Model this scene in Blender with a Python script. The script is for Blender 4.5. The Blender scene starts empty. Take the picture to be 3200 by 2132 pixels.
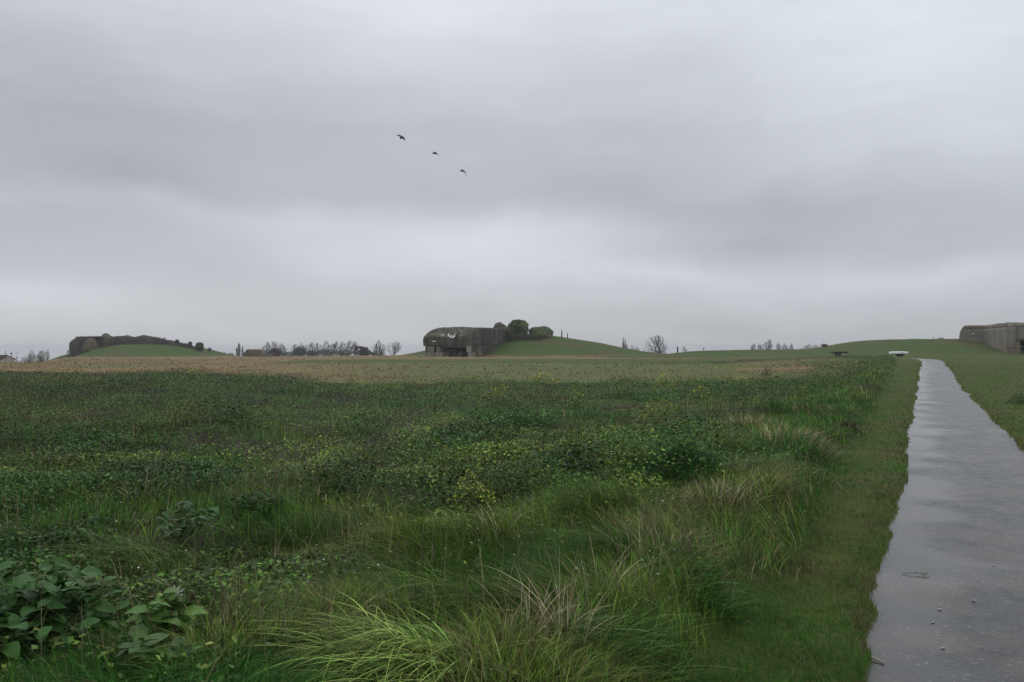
import bpy, math, random
import numpy as np
from mathutils import Vector, Matrix
from mathutils.bvhtree import BVHTree

# ------------------------------------------------------------------ camera, sky, sun, exposure
C = bpy.context.scene
COL = C.collection
F = 2489.0; HY = 1092.0; CX = 1600.0; CAMZ = 1.6       # photo pixels: focal length, horizon row, centre column
cam_d = bpy.data.cameras.new('camera'); cam = bpy.data.objects.new('camera', cam_d); COL.objects.link(cam)
cam_d.sensor_width = 36; cam_d.lens = 28; cam_d.clip_end = 12000; cam_d.clip_start = 0.05
cam.location = (0, 0, CAMZ); cam.rotation_euler = (math.radians(90), 0, 0)
cam_d.shift_y = (HY - 1066) / 3200
C.camera = cam
C.view_settings.view_transform = 'Standard'; C.view_settings.look = 'None'
C.view_settings.exposure = 0; C.view_settings.gamma = 1
C.cycles.use_denoising = True
C.cycles.max_bounces = 4; C.cycles.diffuse_bounces = 2; C.cycles.glossy_bounces = 2
C.cycles.transmission_bounces = 2; C.cycles.transparent_max_bounces = 4

SUN_EL, SUN_AZ = math.radians(38), math.radians(-12)    # azimuth from +Y towards +X
w = bpy.data.worlds.new('World'); C.world = w; w.use_nodes = True
nt = w.node_tree; N = nt.nodes; L = nt.links; N.clear()
def M(op, a, b=None, c=None, tree=None):
    n = (tree or nt).nodes.new('ShaderNodeMath'); n.operation = op
    for i, v in enumerate((a, b, c)):
        if v is None: continue
        if isinstance(v, (int, float)): n.inputs[i].default_value = v
        else: (tree or nt).links.new(v, n.inputs[i])
    return n.outputs[0]
tc = N.new('ShaderNodeTexCoord'); sep = N.new('ShaderNodeSeparateXYZ'); L.new(tc.outputs['Generated'], sep.inputs[0])
nz = N.new('ShaderNodeTexNoise'); nz.inputs['Scale'].default_value = 3.2; nz.inputs['Detail'].default_value = 4
L.new(tc.outputs['Generated'], nz.inputs['Vector'])
sepn = N.new('ShaderNodeSeparateXYZ'); L.new(nz.outputs['Color'], sepn.inputs[0])
az = M('ADD', M('ARCTAN2', sep.outputs[0], sep.outputs[1]), M('MULTIPLY', M('SUBTRACT', sepn.outputs[0], .5), .26))
el = M('ADD', M('ARCSINE', sep.outputs[2]), M('MULTIPLY', M('SUBTRACT', sepn.outputs[1], .5), .10))
el0 = M('ARCSINE', sep.outputs[2])
mr = N.new('ShaderNodeValToRGB'); cr = mr.color_ramp; L.new(M('MULTIPLY', el0, 2 / math.pi), mr.inputs[0])
cr.elements[0].position = 0; cr.elements[0].color = (.455,) * 3 + (1,)
cr.elements[1].position = 1; cr.elements[1].color = (.78,) * 3 + (1,)
for p_, v_ in ((.04, .49), (.10, .515), (.17, .505), (.22, .55), (.27, .62), (.5, .72)):
    e = cr.elements.new(p_); e.color = (v_,) * 3 + (1,)
bright = M('MULTIPLY', mr.outputs[0], 1.155)
BLOBS = [ # px, py, sigma x, sigma y (photo pixels), change in brightness
 (1280, 40, 330, 170, .06), (2950, 200, 420, 280, .15), (60, 130, 300, 160, -.05), (560, 470, 620, 190, -.125),
 (150, 730, 420, 90, -.06), (2150, 560, 520, 150, -.11), (2900, 730, 520, 90, -.13), (1430, 755, 330, 60, .17),
 (800, 720, 300, 70, .05), (1950, 700, 330, 34, .07), (2150, 830, 360, 36, .10), (700, 660, 260, 26, .06), (120, 930, 200, 26, .06), (2950, 850, 260, 24, .06), (3000, 870, 300, 40, .04),
 (800, 870, 500, 60, .015), (100, 960, 260, 50, .05), (2600, 1010, 700, 50, -.05), (2480, 640, 300, 50, -.05), (1500, 480, 500, 80, .03),
 (1700, 150, 300, 120, .02), (300, 590, 330, 60, -.05)]
for px, py, sx, sy, amp in BLOBS:
    a0 = math.atan((px - CX) / F); e0 = math.atan((HY - py) / F * math.cos(a0))
    qa = M('MULTIPLY', M('SUBTRACT', az, a0), F / sx); qe = M('MULTIPLY', M('SUBTRACT', el, e0), F / sy)
    q = M('ADD', M('MULTIPLY', qa, qa), M('MULTIPLY', qe, qe))
    bright = M('ADD', bright, M('MULTIPLY', M('EXPONENT', M('MULTIPLY', q, -.5)), amp))
cmb = N.new('ShaderNodeCombineXYZ'); L.new(M('MULTIPLY', az, 3.0), cmb.inputs[0]); L.new(M('MULTIPLY', el, 9), cmb.inputs[1])
n2 = N.new('ShaderNodeTexNoise'); n2.inputs['Scale'].default_value = 1.3; n2.inputs['Detail'].default_value = 6; n2.inputs['Roughness'].default_value = .42
L.new(cmb.outputs[0], n2.inputs['Vector'])
bright = M('ADD', bright, M('MULTIPLY', M('SUBTRACT', n2.outputs['Fac'], .5), .13))
cm2 = N.new('ShaderNodeCombineXYZ'); L.new(M('MULTIPLY', az, 2.2), cm2.inputs[0]); L.new(M('MULTIPLY', el, 8), cm2.inputs[1]); cm2.inputs[2].default_value = 4.7
n4 = N.new('ShaderNodeTexNoise'); n4.inputs['Scale'].default_value = 1.6; n4.inputs['Detail'].default_value = 7; n4.inputs['Roughness'].default_value = .55; L.new(cm2.outputs[0], n4.inputs['Vector'])
mr4 = N.new('ShaderNodeMapRange'); mr4.interpolation_type = 'SMOOTHSTEP'; L.new(n4.outputs['Fac'], mr4.inputs[0])
for k_, v_ in ((1, .44), (2, .58), (3, -.012), (4, .016)): mr4.inputs[k_].default_value = v_
bright = M('ADD', bright, mr4.outputs[0])
# lighter ground-less underside of the world so light from below the horizon stays neutral
skycol = N.new('ShaderNodeCombineXYZ')
L.new(M('MULTIPLY', bright, 9.5), skycol.inputs[0]); L.new(M('MULTIPLY', bright, 10.0), skycol.inputs[1]); L.new(M('MULTIPLY', M('SUBTRACT', bright, -.008), 10.66), skycol.inputs[2])
st = N.new('ShaderNodeTexSky'); st.sky_type = 'NISHITA'; st.sun_disc = False
st.sun_elevation = SUN_EL; st.sun_rotation = SUN_AZ
mx = N.new('ShaderNodeMix'); mx.data_type = 'RGBA'; mx.inputs[0].default_value = .965      # cloud cover over the clear sky
L.new(st.outputs[0], mx.inputs[6]); L.new(skycol.outputs[0], mx.inputs[7])
bg = N.new('ShaderNodeBackground'); bg.inputs['Strength'].default_value = .1
L.new(mx.outputs[2], bg.inputs[0]); wo = N.new('ShaderNodeOutputWorld'); L.new(bg.outputs[0], wo.inputs[0])

sd = bpy.data.lights.new('sun', 'SUN'); so = bpy.data.objects.new('sun', sd); COL.objects.link(so)
sd.energy = .5; sd.angle = math.radians(40); sd.color = (1, .97, .92)
so.rotation_euler = (math.radians(90) - SUN_EL, 0, math.pi - SUN_AZ); so.location = (0, 0, 60)

# ------------------------------------------------------------------ helpers
rng = np.random.default_rng(7); random.seed(7)
def tag(o, label=None, cat=None, group=None, kind=None):
    if label: o['label'] = label
    if cat: o['category'] = cat
    if group: o['group'] = group
    if kind: o['kind'] = kind
    return o
def empty(name, loc, label, cat, group=None, rz=0):
    o = bpy.data.objects.new(name, None); COL.objects.link(o); o.location = loc; o.rotation_euler.z = rz
    o.empty_display_size = .2
    return tag(o, label, cat, group)
def npmesh(name, V, faces, mat, parent=None, col=None, smooth=False):
    """V (n,3); faces = list of (m,k) int arrays; col (n,3) point colours"""
    me = bpy.data.meshes.new(name); V = np.asarray(V, np.float32)
    if parent is not None:
        V = V - np.array(parent.location, np.float32)
    me.vertices.add(len(V)); me.vertices.foreach_set('co', V.ravel())
    faces = [np.asarray(f, np.int32) for f in faces if len(f)]
    nl = sum(f.size for f in faces); nf = sum(len(f) for f in faces)
    me.loops.add(nl); me.polygons.add(nf)
    me.loops.foreach_set('vertex_index', np.concatenate([f.ravel() for f in faces]))
    tot = np.concatenate([np.full(len(f), f.shape[1], np.int32) for f in faces])
    st_ = np.concatenate([[0], np.cumsum(tot)[:-1]]).astype(np.int32)
    me.polygons.foreach_set('loop_start', st_)
    me.update(calc_edges=True)
    if smooth: me.polygons.foreach_set('use_smooth', np.ones(nf, bool))
    if col is not None:
        a = me.color_attributes.new('tint', 'FLOAT_COLOR', 'POINT')
        c4 = np.ones((len(V), 4), np.float32); c4[:, :3] = col; a.data.foreach_set('color', c4.ravel())
    me.validate()
    if mat: me.materials.append(mat)
    o = bpy.data.objects.new(name, me); COL.objects.link(o)
    if parent is not None: o.parent = parent
    return o
def sstep(a, b, x):
    t = np.clip((np.asarray(x, float) - a) / (b - a), 0, 1); return t * t * (3 - 2 * t)
def _h(i, j, s):
    n = (i.astype(np.int64) * 374761393 + j.astype(np.int64) * 668265263 + s * 1442695041) & 0x7fffffff
    n = ((n ^ (n >> 13)) * 1274126177) & 0x7fffffff
    return ((n ^ (n >> 16)) & 0xffff) / 65535.0
def vnoise(x, y, s=0):
    x = np.asarray(x, float); y = np.asarray(y, float)
    i = np.floor(x); j = np.floor(y); fx = x - i; fy = y - j
    fx = fx * fx * (3 - 2 * fx); fy = fy * fy * (3 - 2 * fy); i = i.astype(np.int64); j = j.astype(np.int64)
    a = _h(i, j, s); b = _h(i + 1, j, s); c = _h(i, j + 1, s); d = _h(i + 1, j + 1, s)
    return (a * (1 - fx) + b * fx) * (1 - fy) + (c * (1 - fx) + d * fx) * fy
def fbm(x, y, s=0, o=4):
    r = 0; a = .5; t = 0
    for k in range(o):
        r = r + a * vnoise(x * 2 ** k + 17.3 * k, y * 2 ** k - 9.1 * k, s + k * 11); t += a; a *= .5
    return r / t
def n3(P, f, s=0):
    return (vnoise(P[:, 0] * f + 3.1 * s, P[:, 1] * f + P[:, 2] * f * .7, s) + vnoise(P[:, 1] * f - 7, P[:, 2] * f + P[:, 0] * f * .3, s + 5) + vnoise(P[:, 2] * f + 1.7, P[:, 0] * f - P[:, 1] * f * .5, s + 9)) / 3
def PX(px, Y): return (px - CX) / F * Y
def PZ(py, Y): return CAMZ - (py - HY) / F * Y

# ------------------------------------------------------------------ materials
def mat_new(name):
    m = bpy.data.materials.new(name); m.use_nodes = True; t = m.node_tree
    return m, t, t.nodes['Principled BSDF']
def veg_mat(name, base=None, rough=.55, spec=.25, trans=.0, nscale=0, namt=.25, bump=0, bscale=8):
    """colour from the tint attribute (or base) varied by noise"""
    m, t, p = mat_new(name)
    if base is None:
        a = t.nodes.new('ShaderNodeAttribute'); a.attribute_name = 'tint'; src = a.outputs['Color']
    else:
        a = t.nodes.new('ShaderNodeRGB'); a.outputs[0].default_value = (*base, 1); src = a.outputs[0]
    if nscale:
        tcn = t.nodes.new('ShaderNodeTexCoord'); nn = t.nodes.new('ShaderNodeTexNoise'); nn.inputs['Scale'].default_value = nscale; nn.inputs['Detail'].default_value = 5
        t.links.new(tcn.outputs['Object'], nn.inputs['Vector'])
        hs = t.nodes.new('ShaderNodeHueSaturation'); t.links.new(src, hs.inputs['Color'])
        v = M('ADD', M('MULTIPLY', nn.outputs['Fac'], 2 * namt, tree=t), 1 - namt, tree=t); t.links.new(v, hs.inputs['Value'])
        src = hs.outputs[0]
    t.links.new(src, p.inputs['Base Color'])
    p.inputs['Roughness'].default_value = rough; p.inputs['Specular IOR Level'].default_value = spec
    if bump:
        tb = t.nodes.new('ShaderNodeTexCoord'); nb = t.nodes.new('ShaderNodeTexNoise'); nb.inputs['Scale'].default_value = bscale; nb.inputs['Detail'].default_value = 6
        t.links.new(tb.outputs['Object'], nb.inputs['Vector']); b = t.nodes.new('ShaderNodeBump'); b.inputs['Strength'].default_value = bump; b.inputs['Distance'].default_value = .1
        t.links.new(nb.outputs['Fac'], b.inputs['Height']); t.links.new(b.outputs[0], p.inputs['Normal'])
    if trans:
        tr = t.nodes.new('ShaderNodeBsdfTranslucent'); t.links.new(src, tr.inputs['Color'])
        mxs = t.nodes.new('ShaderNodeMixShader'); mxs.inputs[0].default_value = trans
        t.links.new(p.outputs[0], mxs.inputs[1]); t.links.new(tr.outputs[0], mxs.inputs[2])
        t.links.new(mxs.outputs[0], t.nodes['Material Output'].inputs[0])
    return m
def concrete(name, light, dark, moss=(.05, .065, .03), moss_amt=.3, streak=1.0, rubble=0, scale=1.0, bump=.5):
    m, t, p = mat_new(name); tcn = t.nodes.new('ShaderNodeTexCoord')
    def noise(sc, det=6, mp=None, r=.6):
        n = t.nodes.new('ShaderNodeTexNoise'); n.inputs['Scale'].default_value = sc; n.inputs['Detail'].default_value = det; n.inputs['Roughness'].default_value = r
        if mp:
            mm = t.nodes.new('ShaderNodeMapping'); mm.inputs['Scale'].default_value = mp; t.links.new(tcn.outputs['Object'], mm.inputs[0]); t.links.new(mm.outputs[0], n.inputs['Vector'])
        else: t.links.new(tcn.outputs['Object'], n.inputs['Vector'])
        return n.outputs['Fac']
    def ramp(src, a, b):
        r = t.nodes.new('ShaderNodeMapRange'); r.inputs[1].default_value = a; r.inputs[2].default_value = b; t.links.new(src, r.inputs[0]); return r.outputs[0]
    def mix(f, a, b):
        x = t.nodes.new('ShaderNodeMix'); x.data_type = 'RGBA'
        t.links.new(f, x.inputs[0]) if not isinstance(f, float) else setattr(x.inputs[0], 'default_value', f)
        for k, v in ((6, a), (7, b)):
            if isinstance(v, tuple): x.inputs[k].default_value = (*v, 1)
            else: t.links.new(v, x.inputs[k])
        return x.outputs[2]
    c = mix(ramp(noise(.45 * scale), .35, .65), dark, light)
    st_ = ramp(noise(1.6 * scale, 5, (1, 1, .06)), .42, .62)
    c = mix(M('MULTIPLY', st_, .75 * streak, tree=t), c, tuple(v * .38 for v in dark))
    st2 = ramp(noise(3.0 * scale, 4, (1, 1, .05)), .58, .7)
    c = mix(M('MULTIPLY', st2, .55 * streak, tree=t), c, tuple(min(1, v * 1.45) for v in light))
    c = mix(M('MULTIPLY', ramp(noise(2.5 * scale, 8), .5, .68), moss_amt, tree=t), c, moss)
    c = mix(M('MULTIPLY', ramp(noise(9 * scale, 8), .55, .75), .45, tree=t), c, tuple(v * .3 for v in dark))
    if rubble:
        vo = t.nodes.new('ShaderNodeTexVoronoi'); vo.inputs['Scale'].default_value = 2.6; t.links.new(tcn.outputs['Object'], vo.inputs['Vector'])
        g = t.nodes.new('ShaderNodeSeparateXYZ'); t.links.new(vo.outputs['Color'], g.inputs[0])
        c = mix(M('MULTIPLY', ramp(g.outputs[0], .55, .9), rubble, tree=t), c, (.36, .31, .22))
        c = mix(M('MULTIPLY', ramp(g.outputs[1], .6, .9), rubble, tree=t), c, (.03, .028, .02))
    t.links.new(c, p.inputs['Base Color']); p.inputs['Roughness'].default_value = .85; p.inputs['Specular IOR Level'].default_value = .2
    b = t.nodes.new('ShaderNodeBump'); b.inputs['Strength'].default_value = bump; b.inputs['Distance'].default_value = .12
    t.links.new(noise(5 * scale, 8), b.inputs['Height']); t.links.new(b.outputs[0], p.inputs['Normal'])
    return m
def flat_mat(name, c, rough=.6, spec=.3, nscale=12, namt=.25):
    return veg_mat(name, c, rough, spec, 0, nscale, namt)

m_ground = veg_mat('ground_turf', None, .9, .12, 0, 1.7, .32, .8, 14)
m_grass = veg_mat('grass_blade', None, .6, .07, .3)
m_leaf = veg_mat('leaf', None, .5, .14, .25)
m_dry = veg_mat('dry_straw', None, .7, .2, .1)
m_bark = veg_mat('bark', (.085, .08, .07), .9, .1, 0, 3, .3)
m_bark_hazed = veg_mat('bark_haze_tinted', (.11, .11, .105), .9, .1, 0, 3, .3)  # lighter, greyer bark: fading of far trees in haze put into the colour
m_moss = veg_mat('mossy_earth', (.085, .11, .045), .95, .1, 0, 1.6, .45, 1.0, 3)

# ------------------------------------------------------------------ terrain
YK = [-50, 0, 34, 44, 60, 80, 100, 125, 150, 175, 200, 225, 300, 400, 600, 1000, 5000]
PR = [0, 0, 0, .25, .54, .76, .70, .50, .6, .7, .7, .5, -.4, -2, -5, -9, -55]
PC = [0, 0, 0, 0, 0, 0, .05, .08, .12, .12, 0, -.3, -1.2, -2.6, -5.2, -10, -55]
PL = [0, 0, 0, 0, 0, -.05, -.1, -.2, -.3, -.42, -.52, -.8, -1.8, -3.2, -6.2, -11, -60]
cl = [(-9.72, -20)] + [(.636 + .518 * y, y) for y in range(-10, 69, 4)] + [(37.8, 72.4), (38.6, 75.5), (38.2, 78.3), (36.2, 80.6), (32.5, 82.2), (27, 83.4), (20, 84.5)]
CLP = np.array(cl, float); HALF = .835
# centre casemate frame: origin = front left corner, u along the front, v into the building
TH = math.radians(30)
CU = np.array([math.cos(TH), -math.sin(TH)]); CV = np.array([math.sin(TH), math.cos(TH)]); CO = np.array([-7.4, 154.0]) - 12 * CU
def path_dist(x, y):
    """distance from the centre line, positive on the left of it, minus the half width"""
    x = np.asarray(x, float); y = np.asarray(y, float)
    best = np.full(x.shape, 1e9); sgn = np.ones(x.shape)
    near = (x > -30) & (x < 70) & (y < 120) & (y > -30)
    xx = x[near]; yy = y[near]; bb = np.full(xx.shape, 1e9); ss = np.ones(xx.shape)
    for (ax, ay), (bx, by) in zip(CLP[:-1], CLP[1:]):
        dx, dy = bx - ax, by - ay; ll = dx * dx + dy * dy
        t = np.clip(((xx - ax) * dx + (yy - ay) * dy) / ll, 0, 1)
        d = np.hypot(xx - ax - t * dx, yy - ay - t * dy)
        s = np.sign(dx * (yy - ay) - dy * (xx - ax)); m = d < bb
        bb = np.where(m, d, bb); ss = np.where(m, s, ss)
    far = ~near
    best[near] = bb; sgn[near] = np.where(ss == 0, 1, ss)
    best[far] = 60; sgn[far] = np.where(x[far] < .518 * np.clip(y[far], -1e9, 80) + .6, 1, -1)
    return best - HALF, sgn
def zbase(x, y):
    Y = np.asarray(y, float); x = np.asarray(x, float); t = x / np.maximum(np.abs(Y), 4)
    a = np.interp(Y, YK, PL); b = np.interp(Y, YK, PC); c = np.interp(Y, YK, PR)
    w1 = sstep(-.42, -.15, t); w2 = sstep(.17, .48, t)
    z = a * (1 - w1) + b * w1; z = z * (1 - w2) + c * w2
    z = z - .75 * sstep(80, 150, Y) * sstep(-.54, -.60, t)
    z = z - 3.2 * sstep(150, 250, Y) * sstep(-.56, -.62, t)                       # hollow where the stone house stands
    z = z + 1.15 * np.exp(-((Y - 158) / 12) ** 2) * sstep(.15, .25, t) * (1 - sstep(.34, .46, t))  # low grassy bank
    return z
def mound_c(x, y):
    v = (x - CO[0]) * CV[0] + (y - CO[1]) * CV[1]; u = (x - CO[0]) * CU[0] + (y - CO[1]) * CU[1]
    e = ((x - 1.5) / np.where(x < 1.5, 29., 37.)) ** 2 + ((y - 176) / 25.) ** 2
    h = 4.7 * sstep(1.0, .05, np.sqrt(e)) ** .9
    return h * np.where(u < 13, sstep(-1, 11, v), sstep(-1, 11, v + (u - 13) * .9))
def mound_r(x, y):
    yp = .965 * (y - 126) + .26 * (x - 78.3) + 126
    ex = sstep(56, 77, x) * (1 - sstep(98, 120, x))
    return 2.9 * sstep(117, 146, yp) ** 1.25 * ex * (1 - sstep(165, 200, y))
def mound_l(x, y):
    e = np.sqrt(((x + 94) / np.where(x > -94, 25., 29.)) ** 2 + ((y - 209) / 26.) ** 2)
    cut = 1 - (1 - sstep(203, 210, y)) * sstep(-114, -112, x) * (1 - sstep(-108, -103, x))
    return 3.35 * sstep(1.0, .25, e) * cut
def mounds(x, y): return mound_c(x, y) + mound_r(x, y) + mound_l(x, y)
def zones(x, y):
    x = np.asarray(x, float); y = np.asarray(y, float)
    d, s = path_dist(x, y)
    dn = d + .13 * (fbm(x / .4, y / .4, 3, 4) - .5) + .16 * (vnoise(x / 2.6, y / 2.6, 5) - .5)
    vw = .40 + .018 * np.clip(y, 0, 60) + .7 * (fbm(x / 1.1, y / 1.1, 8, 3) - .5)
    left = s > 0
    path = dn < 0
    field = left * sstep(0, .5, d - vw)
    tt = x / np.maximum(y, 1); mound = np.maximum(sstep(.12, .5, mounds(x, y)), sstep(126, 138, y + 8 * (fbm(x / 8, y / 8, 83, 3) - .5)) * sstep(.09, .16, tt) * (y < 230))
    field = field * (1 - mound)
    yb = 50 - 16 * sstep(-.5, -.1, x / np.maximum(y, 1)) + 9 * (fbm(x / 9., y / 9., 21, 3) - .5)
    brown = sstep(-1.5, 2.5, y - yb) * np.where(left, sstep(1, 8, d - vw + 8 * (fbm(x / 4, y / 4, 23, 3) - .5)), 1)
    return dict(d=d, dn=dn, s=s, vw=vw, left=left, path=path, field=field, mound=mound, brown=brown)
def canopy(x, y):
    """bulk of the rough vegetation above the soil"""
    c = np.clip(fbm(x / 2.6, y / 2.6, 31, 4) * 1.9 - .55, 0, 1)
    return c
def height(x, y, z=None):
    x = np.asarray(x, float); y = np.asarray(y, float); z = z or zones(x, y)
    h = zbase(x, y) + mounds(x, y)
    lump = .16 * z['field'] * z['left'] * sstep(.35, .7, fbm(x / .7, y / .7, 43, 3)) * (1 - sstep(1.5, 3.5, z['d'] - z['vw'])) + z['field'] * (1 - .75 * z['brown']) * (.05 + .17 * canopy(x, y) + .05 * (fbm(x / .5, y / .5, 41, 3) - .5))
    lump = lump * sstep(1.5, 3.5, np.hypot(x, y))
    side = .035 + .03 * (fbm(x / .35, y / .35, 51, 2) - .5)
    h = h + np.where(z['path'], -.012, side * sstep(0, .10, z['dn'])) + lump
    h = h + .25 * sstep(60, 150, y) * (fbm(x / 14., y / 14., 61, 3) - .5) * (1 - z['mound'])
    h = h + .22 * z['mound'] * (fbm(x / 5., y / 5., 71, 3) - .5)
    return h
G_SOIL = np.array([.040, .034, .020]); G_GREEN = np.array([.045, .085, .018]); G_MOWN = np.array([.075, .105, .022])
G_BROWN = np.array([.245, .170, .080]); G_OLIVE = np.array([.125, .14, .048]); G_MOUND = np.array([.066, .11, .024]); G_RUST = np.array([.18, .105, .06])
def lerp(a, b, t): return a + (b - a) * np.asarray(t)[..., None]
def brown_mix(x, y):
    t = x / np.maximum(y, 1)
    yo = np.interp(t, [-.4, -.05, .1, .2, .35], [100, 102, 98, 84, 62]); ol = sstep(-.38, -.05, t) * (1 - sstep(-8, 8, y - yo + 60 * (fbm(x / 22, y / 9, 81, 4) - .5)))
    ol = np.maximum(ol * .95, sstep(.52, .66, fbm(x / 9, y / 5., 82, 4)) * .8)
    ol = np.maximum(ol, sstep(128, 140, y) * sstep(.1, .2, t))
    return ol
def ground_col(x, y, z):
    c = lerp(np.broadcast_to(G_SOIL, x.shape + (3,)), G_GREEN, sstep(.3, .6, fbm(x / 1.3, y / 1.3, 91, 3)))
    b = lerp(np.broadcast_to(G_BROWN, x.shape + (3,)), G_RUST, sstep(.55, .75, fbm(x / 6, y / 6, 92, 3)))
    b = lerp(b, G_OLIVE, brown_mix(x, y))
    b = b * (.8 + .45 * fbm(x / 2.2, y / 1.3, 93, 3))[..., None]
    c = lerp(c, b, z['brown'])
    mown = lerp(np.broadcast_to(G_MOWN, x.shape + (3,)), np.array([.11, .095, .042]), sstep(.5, .8, fbm(x / .8, y / .8, 94, 3)) * .7)
    mown = lerp(mown, np.array([.16, .115, .07]), (z['s'] < 0) * sstep(.62, .7, x / np.maximum(y, 1)) * sstep(24, 34, y) * (1 - sstep(90, 110, y)) * sstep(.35, .6, fbm(x / 3., y / 3., 99, 3)))
    c = lerp(mown, c, z['field'] if True else 0)
    md = lerp(np.broadcast_to(G_MOUND, x.shape + (3,)), np.array([.10, .098, .036]), sstep(.45, .75, fbm(x / 6, y / 5., 95, 4)))
    return lerp(c, md, z['mound'])
# polar sheet round the camera
rr = np.concatenate([[.4, .8], np.geomspace(1.2, 60, 330), np.arange(60.7, 262, .75), np.geomspace(263, 2600, 46)])
ang = np.concatenate([np.linspace(-48, 48, 760), np.linspace(50, 310, 90)])
ang = np.radians(ang); nr, na = len(rr), len(ang)
RR, AA = np.meshgrid(rr, ang, indexing='ij'); GX = (RR * np.sin(AA)).ravel(); GY = (RR * np.cos(AA)).ravel()
zz = zones(GX, GY); GZ = height(GX, GY, zz)
V = np.column_stack([GX, GY, GZ]); V = np.vstack([V, [0, 0, 0]])
ii, jj = np.meshgrid(np.arange(nr - 1), np.arange(na), indexing='ij'); j2 = (jj + 1) % na
q = np.column_stack([(ii * na + jj).ravel(), (ii * na + j2).ravel(), ((ii + 1) * na + j2).ravel(), ((ii + 1) * na + jj).ravel()])[:, ::-1]
tri = np.column_stack([np.full(na, nr * na), (np.arange(na) + 1) % na, np.arange(na)])
gc = np.vstack([ground_col(GX, GY, zz), G_MOWN])
ground = npmesh('ground', V, [q, tri], m_ground, col=gc, smooth=True); tag(ground, kind='structure')

# path: wet asphalt sheet
def path_pts():
    pts = []; 
    for (a, b) in zip(CLP[:-1], CLP[1:]):
        n = max(2, int(np.hypot(*(b - a)) / .4))
        for k in range(n): pts.append(a + (b - a) * k / n)
    return np.array(pts)
pp = path_pts()
for _ in range(30): pp[1:-1] = .25 * pp[:-2] + .5 * pp[1:-1] + .25 * pp[2:]
tg = np.gradient(pp, axis=0); tg /= np.linalg.norm(tg, axis=1)[:, None]; nn_ = np.column_stack([-tg[:, 1], tg[:, 0]])
offs = np.linspace(1.12, -1.12, 12); PV = []
for o_ in offs: 
    q_ = pp + nn_ * o_; PV.append(np.column_stack([q_, zbase(q_[:, 0], q_[:, 1]) - .008 - .012 * (1 - (o_ / 1.12) ** 2) * 0]))
PV = np.stack(PV, 1); n1, n2_ = PV.shape[:2]
i_, j_ = np.meshgrid(np.arange(n1 - 1), np.arange(n2_ - 1), indexing='ij')
pq = np.column_stack([(i_ * n2_ + j_).ravel(), (i_ * n2_ + j_ + 1).ravel(), ((i_ + 1) * n2_ + j_ + 1).ravel(), ((i_ + 1) * n2_ + j_).ravel()])
latc = np.repeat(offs[None, :], n1, 0).ravel(); lc = np.column_stack([(latc + 1.12) / 2.24] * 3)
def path_material():
    m, t, p = mat_new('wet_asphalt'); tcn = t.nodes.new('ShaderNodeTexCoord')
    at = t.nodes.new('ShaderNodeAttribute'); at.attribute_name = 'tint'
    mp = t.nodes.new('ShaderNodeMapping'); mp.inputs['Rotation'].default_value = (0, 0, math.radians(27.4)); t.links.new(tcn.outputs['Object'], mp.inputs[0])
    def nz_(s, d=6, v=None, r=.55):
        n = t.nodes.new('ShaderNodeTexNoise'); n.inputs['Scale'].default_value = s; n.inputs['Detail'].default_value = d; n.inputs['Roughness'].default_value = r
        t.links.new(v or tcn.outputs['Object'], n.inputs['Vector']); return n.outputs['Fac']
    def mr_(s, a, b, c=0, d=1):
        r = t.nodes.new('ShaderNodeMapRange'); r.interpolation_type = 'SMOOTHSTEP'; t.links.new(s, r.inputs[0])
        for k, v in ((1, a), (2, b), (3, c), (4, d)): r.inputs[k].default_value = v
        return r.outputs[0]
    lat = at.outputs['Fac']                                   # 1 at the left edge, 0 at the right
    pud = M('ADD', mr_(lat, .45, .90, .1, .8), M('MULTIPLY', M('SUBTRACT', nz_(.8, 5), .5, tree=t), 2.6, tree=t), tree=t)
    pud = mr_(pud, .2, .85)                                   # standing water
    br = t.nodes.new('ShaderNodeMix'); br.data_type = 'RGBA'; t.links.new(mr_(nz_(1.4, 5), .4, .65), br.inputs[0])
    br.inputs[6].default_value = (.050, .049, .046, 1); br.inputs[7].default_value = (.095, .082, .070, 1)
    b2 = t.nodes.new('ShaderNodeMix'); b2.data_type = 'RGBA'; t.links.new(mr_(nz_(42, 3), .62, .70), b2.inputs[0]); t.links.new(br.outputs[2], b2.inputs[6]); b2.inputs[7].default_value = (.20, .19, .175, 1)
    b3 = t.nodes.new('ShaderNodeMix'); b3.data_type = 'RGBA'; t.links.new(mr_(nz_(2.3, 3), .72, .78), b3.inputs[0]); t.links.new(b2.outputs[2], b3.inputs[6]); b3.inputs[7].default_value = (.05, .07, .03, 1)
    t.links.new(b3.outputs[2], p.inputs['Base Color'])
    rg = t.nodes.new('ShaderNodeMix'); rg.data_type = 'FLOAT'; t.links.new(pud, rg.inputs[0])
    t.links.new(mr_(nz_(6, 6), .3, .7, .24, .36), rg.inputs[2]); rg.inputs[3].default_value = .15
    t.links.new(rg.outputs[0], p.inputs['Roughness']); p.inputs['IOR'].default_value = 1.34; p.inputs['Specular IOR Level'].default_value = .5
    b = t.nodes.new('ShaderNodeBump'); b.inputs['Distance'].default_value = .012
    t.links.new(M('MULTIPLY', M('SUBTRACT', 1.0, pud, tree=t), .6, tree=t), b.inputs['Strength'])
    hgt = M('ADD', nz_(28, 5), M('MULTIPLY', nz_(3.5, 3), .8, tree=t), tree=t); t.links.new(hgt, b.inputs['Height'])
    rb = t.nodes.new('ShaderNodeBump'); rb.inputs['Distance'].default_value = .002; rb.inputs['Strength'].default_value = .3
    t.links.new(nz_(60, 2), rb.inputs['Height']); t.links.new(b.outputs[0], rb.inputs['Normal']); t.links.new(rb.outputs[0], p.inputs['Normal'])
    return m
m_path = path_material()
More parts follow.
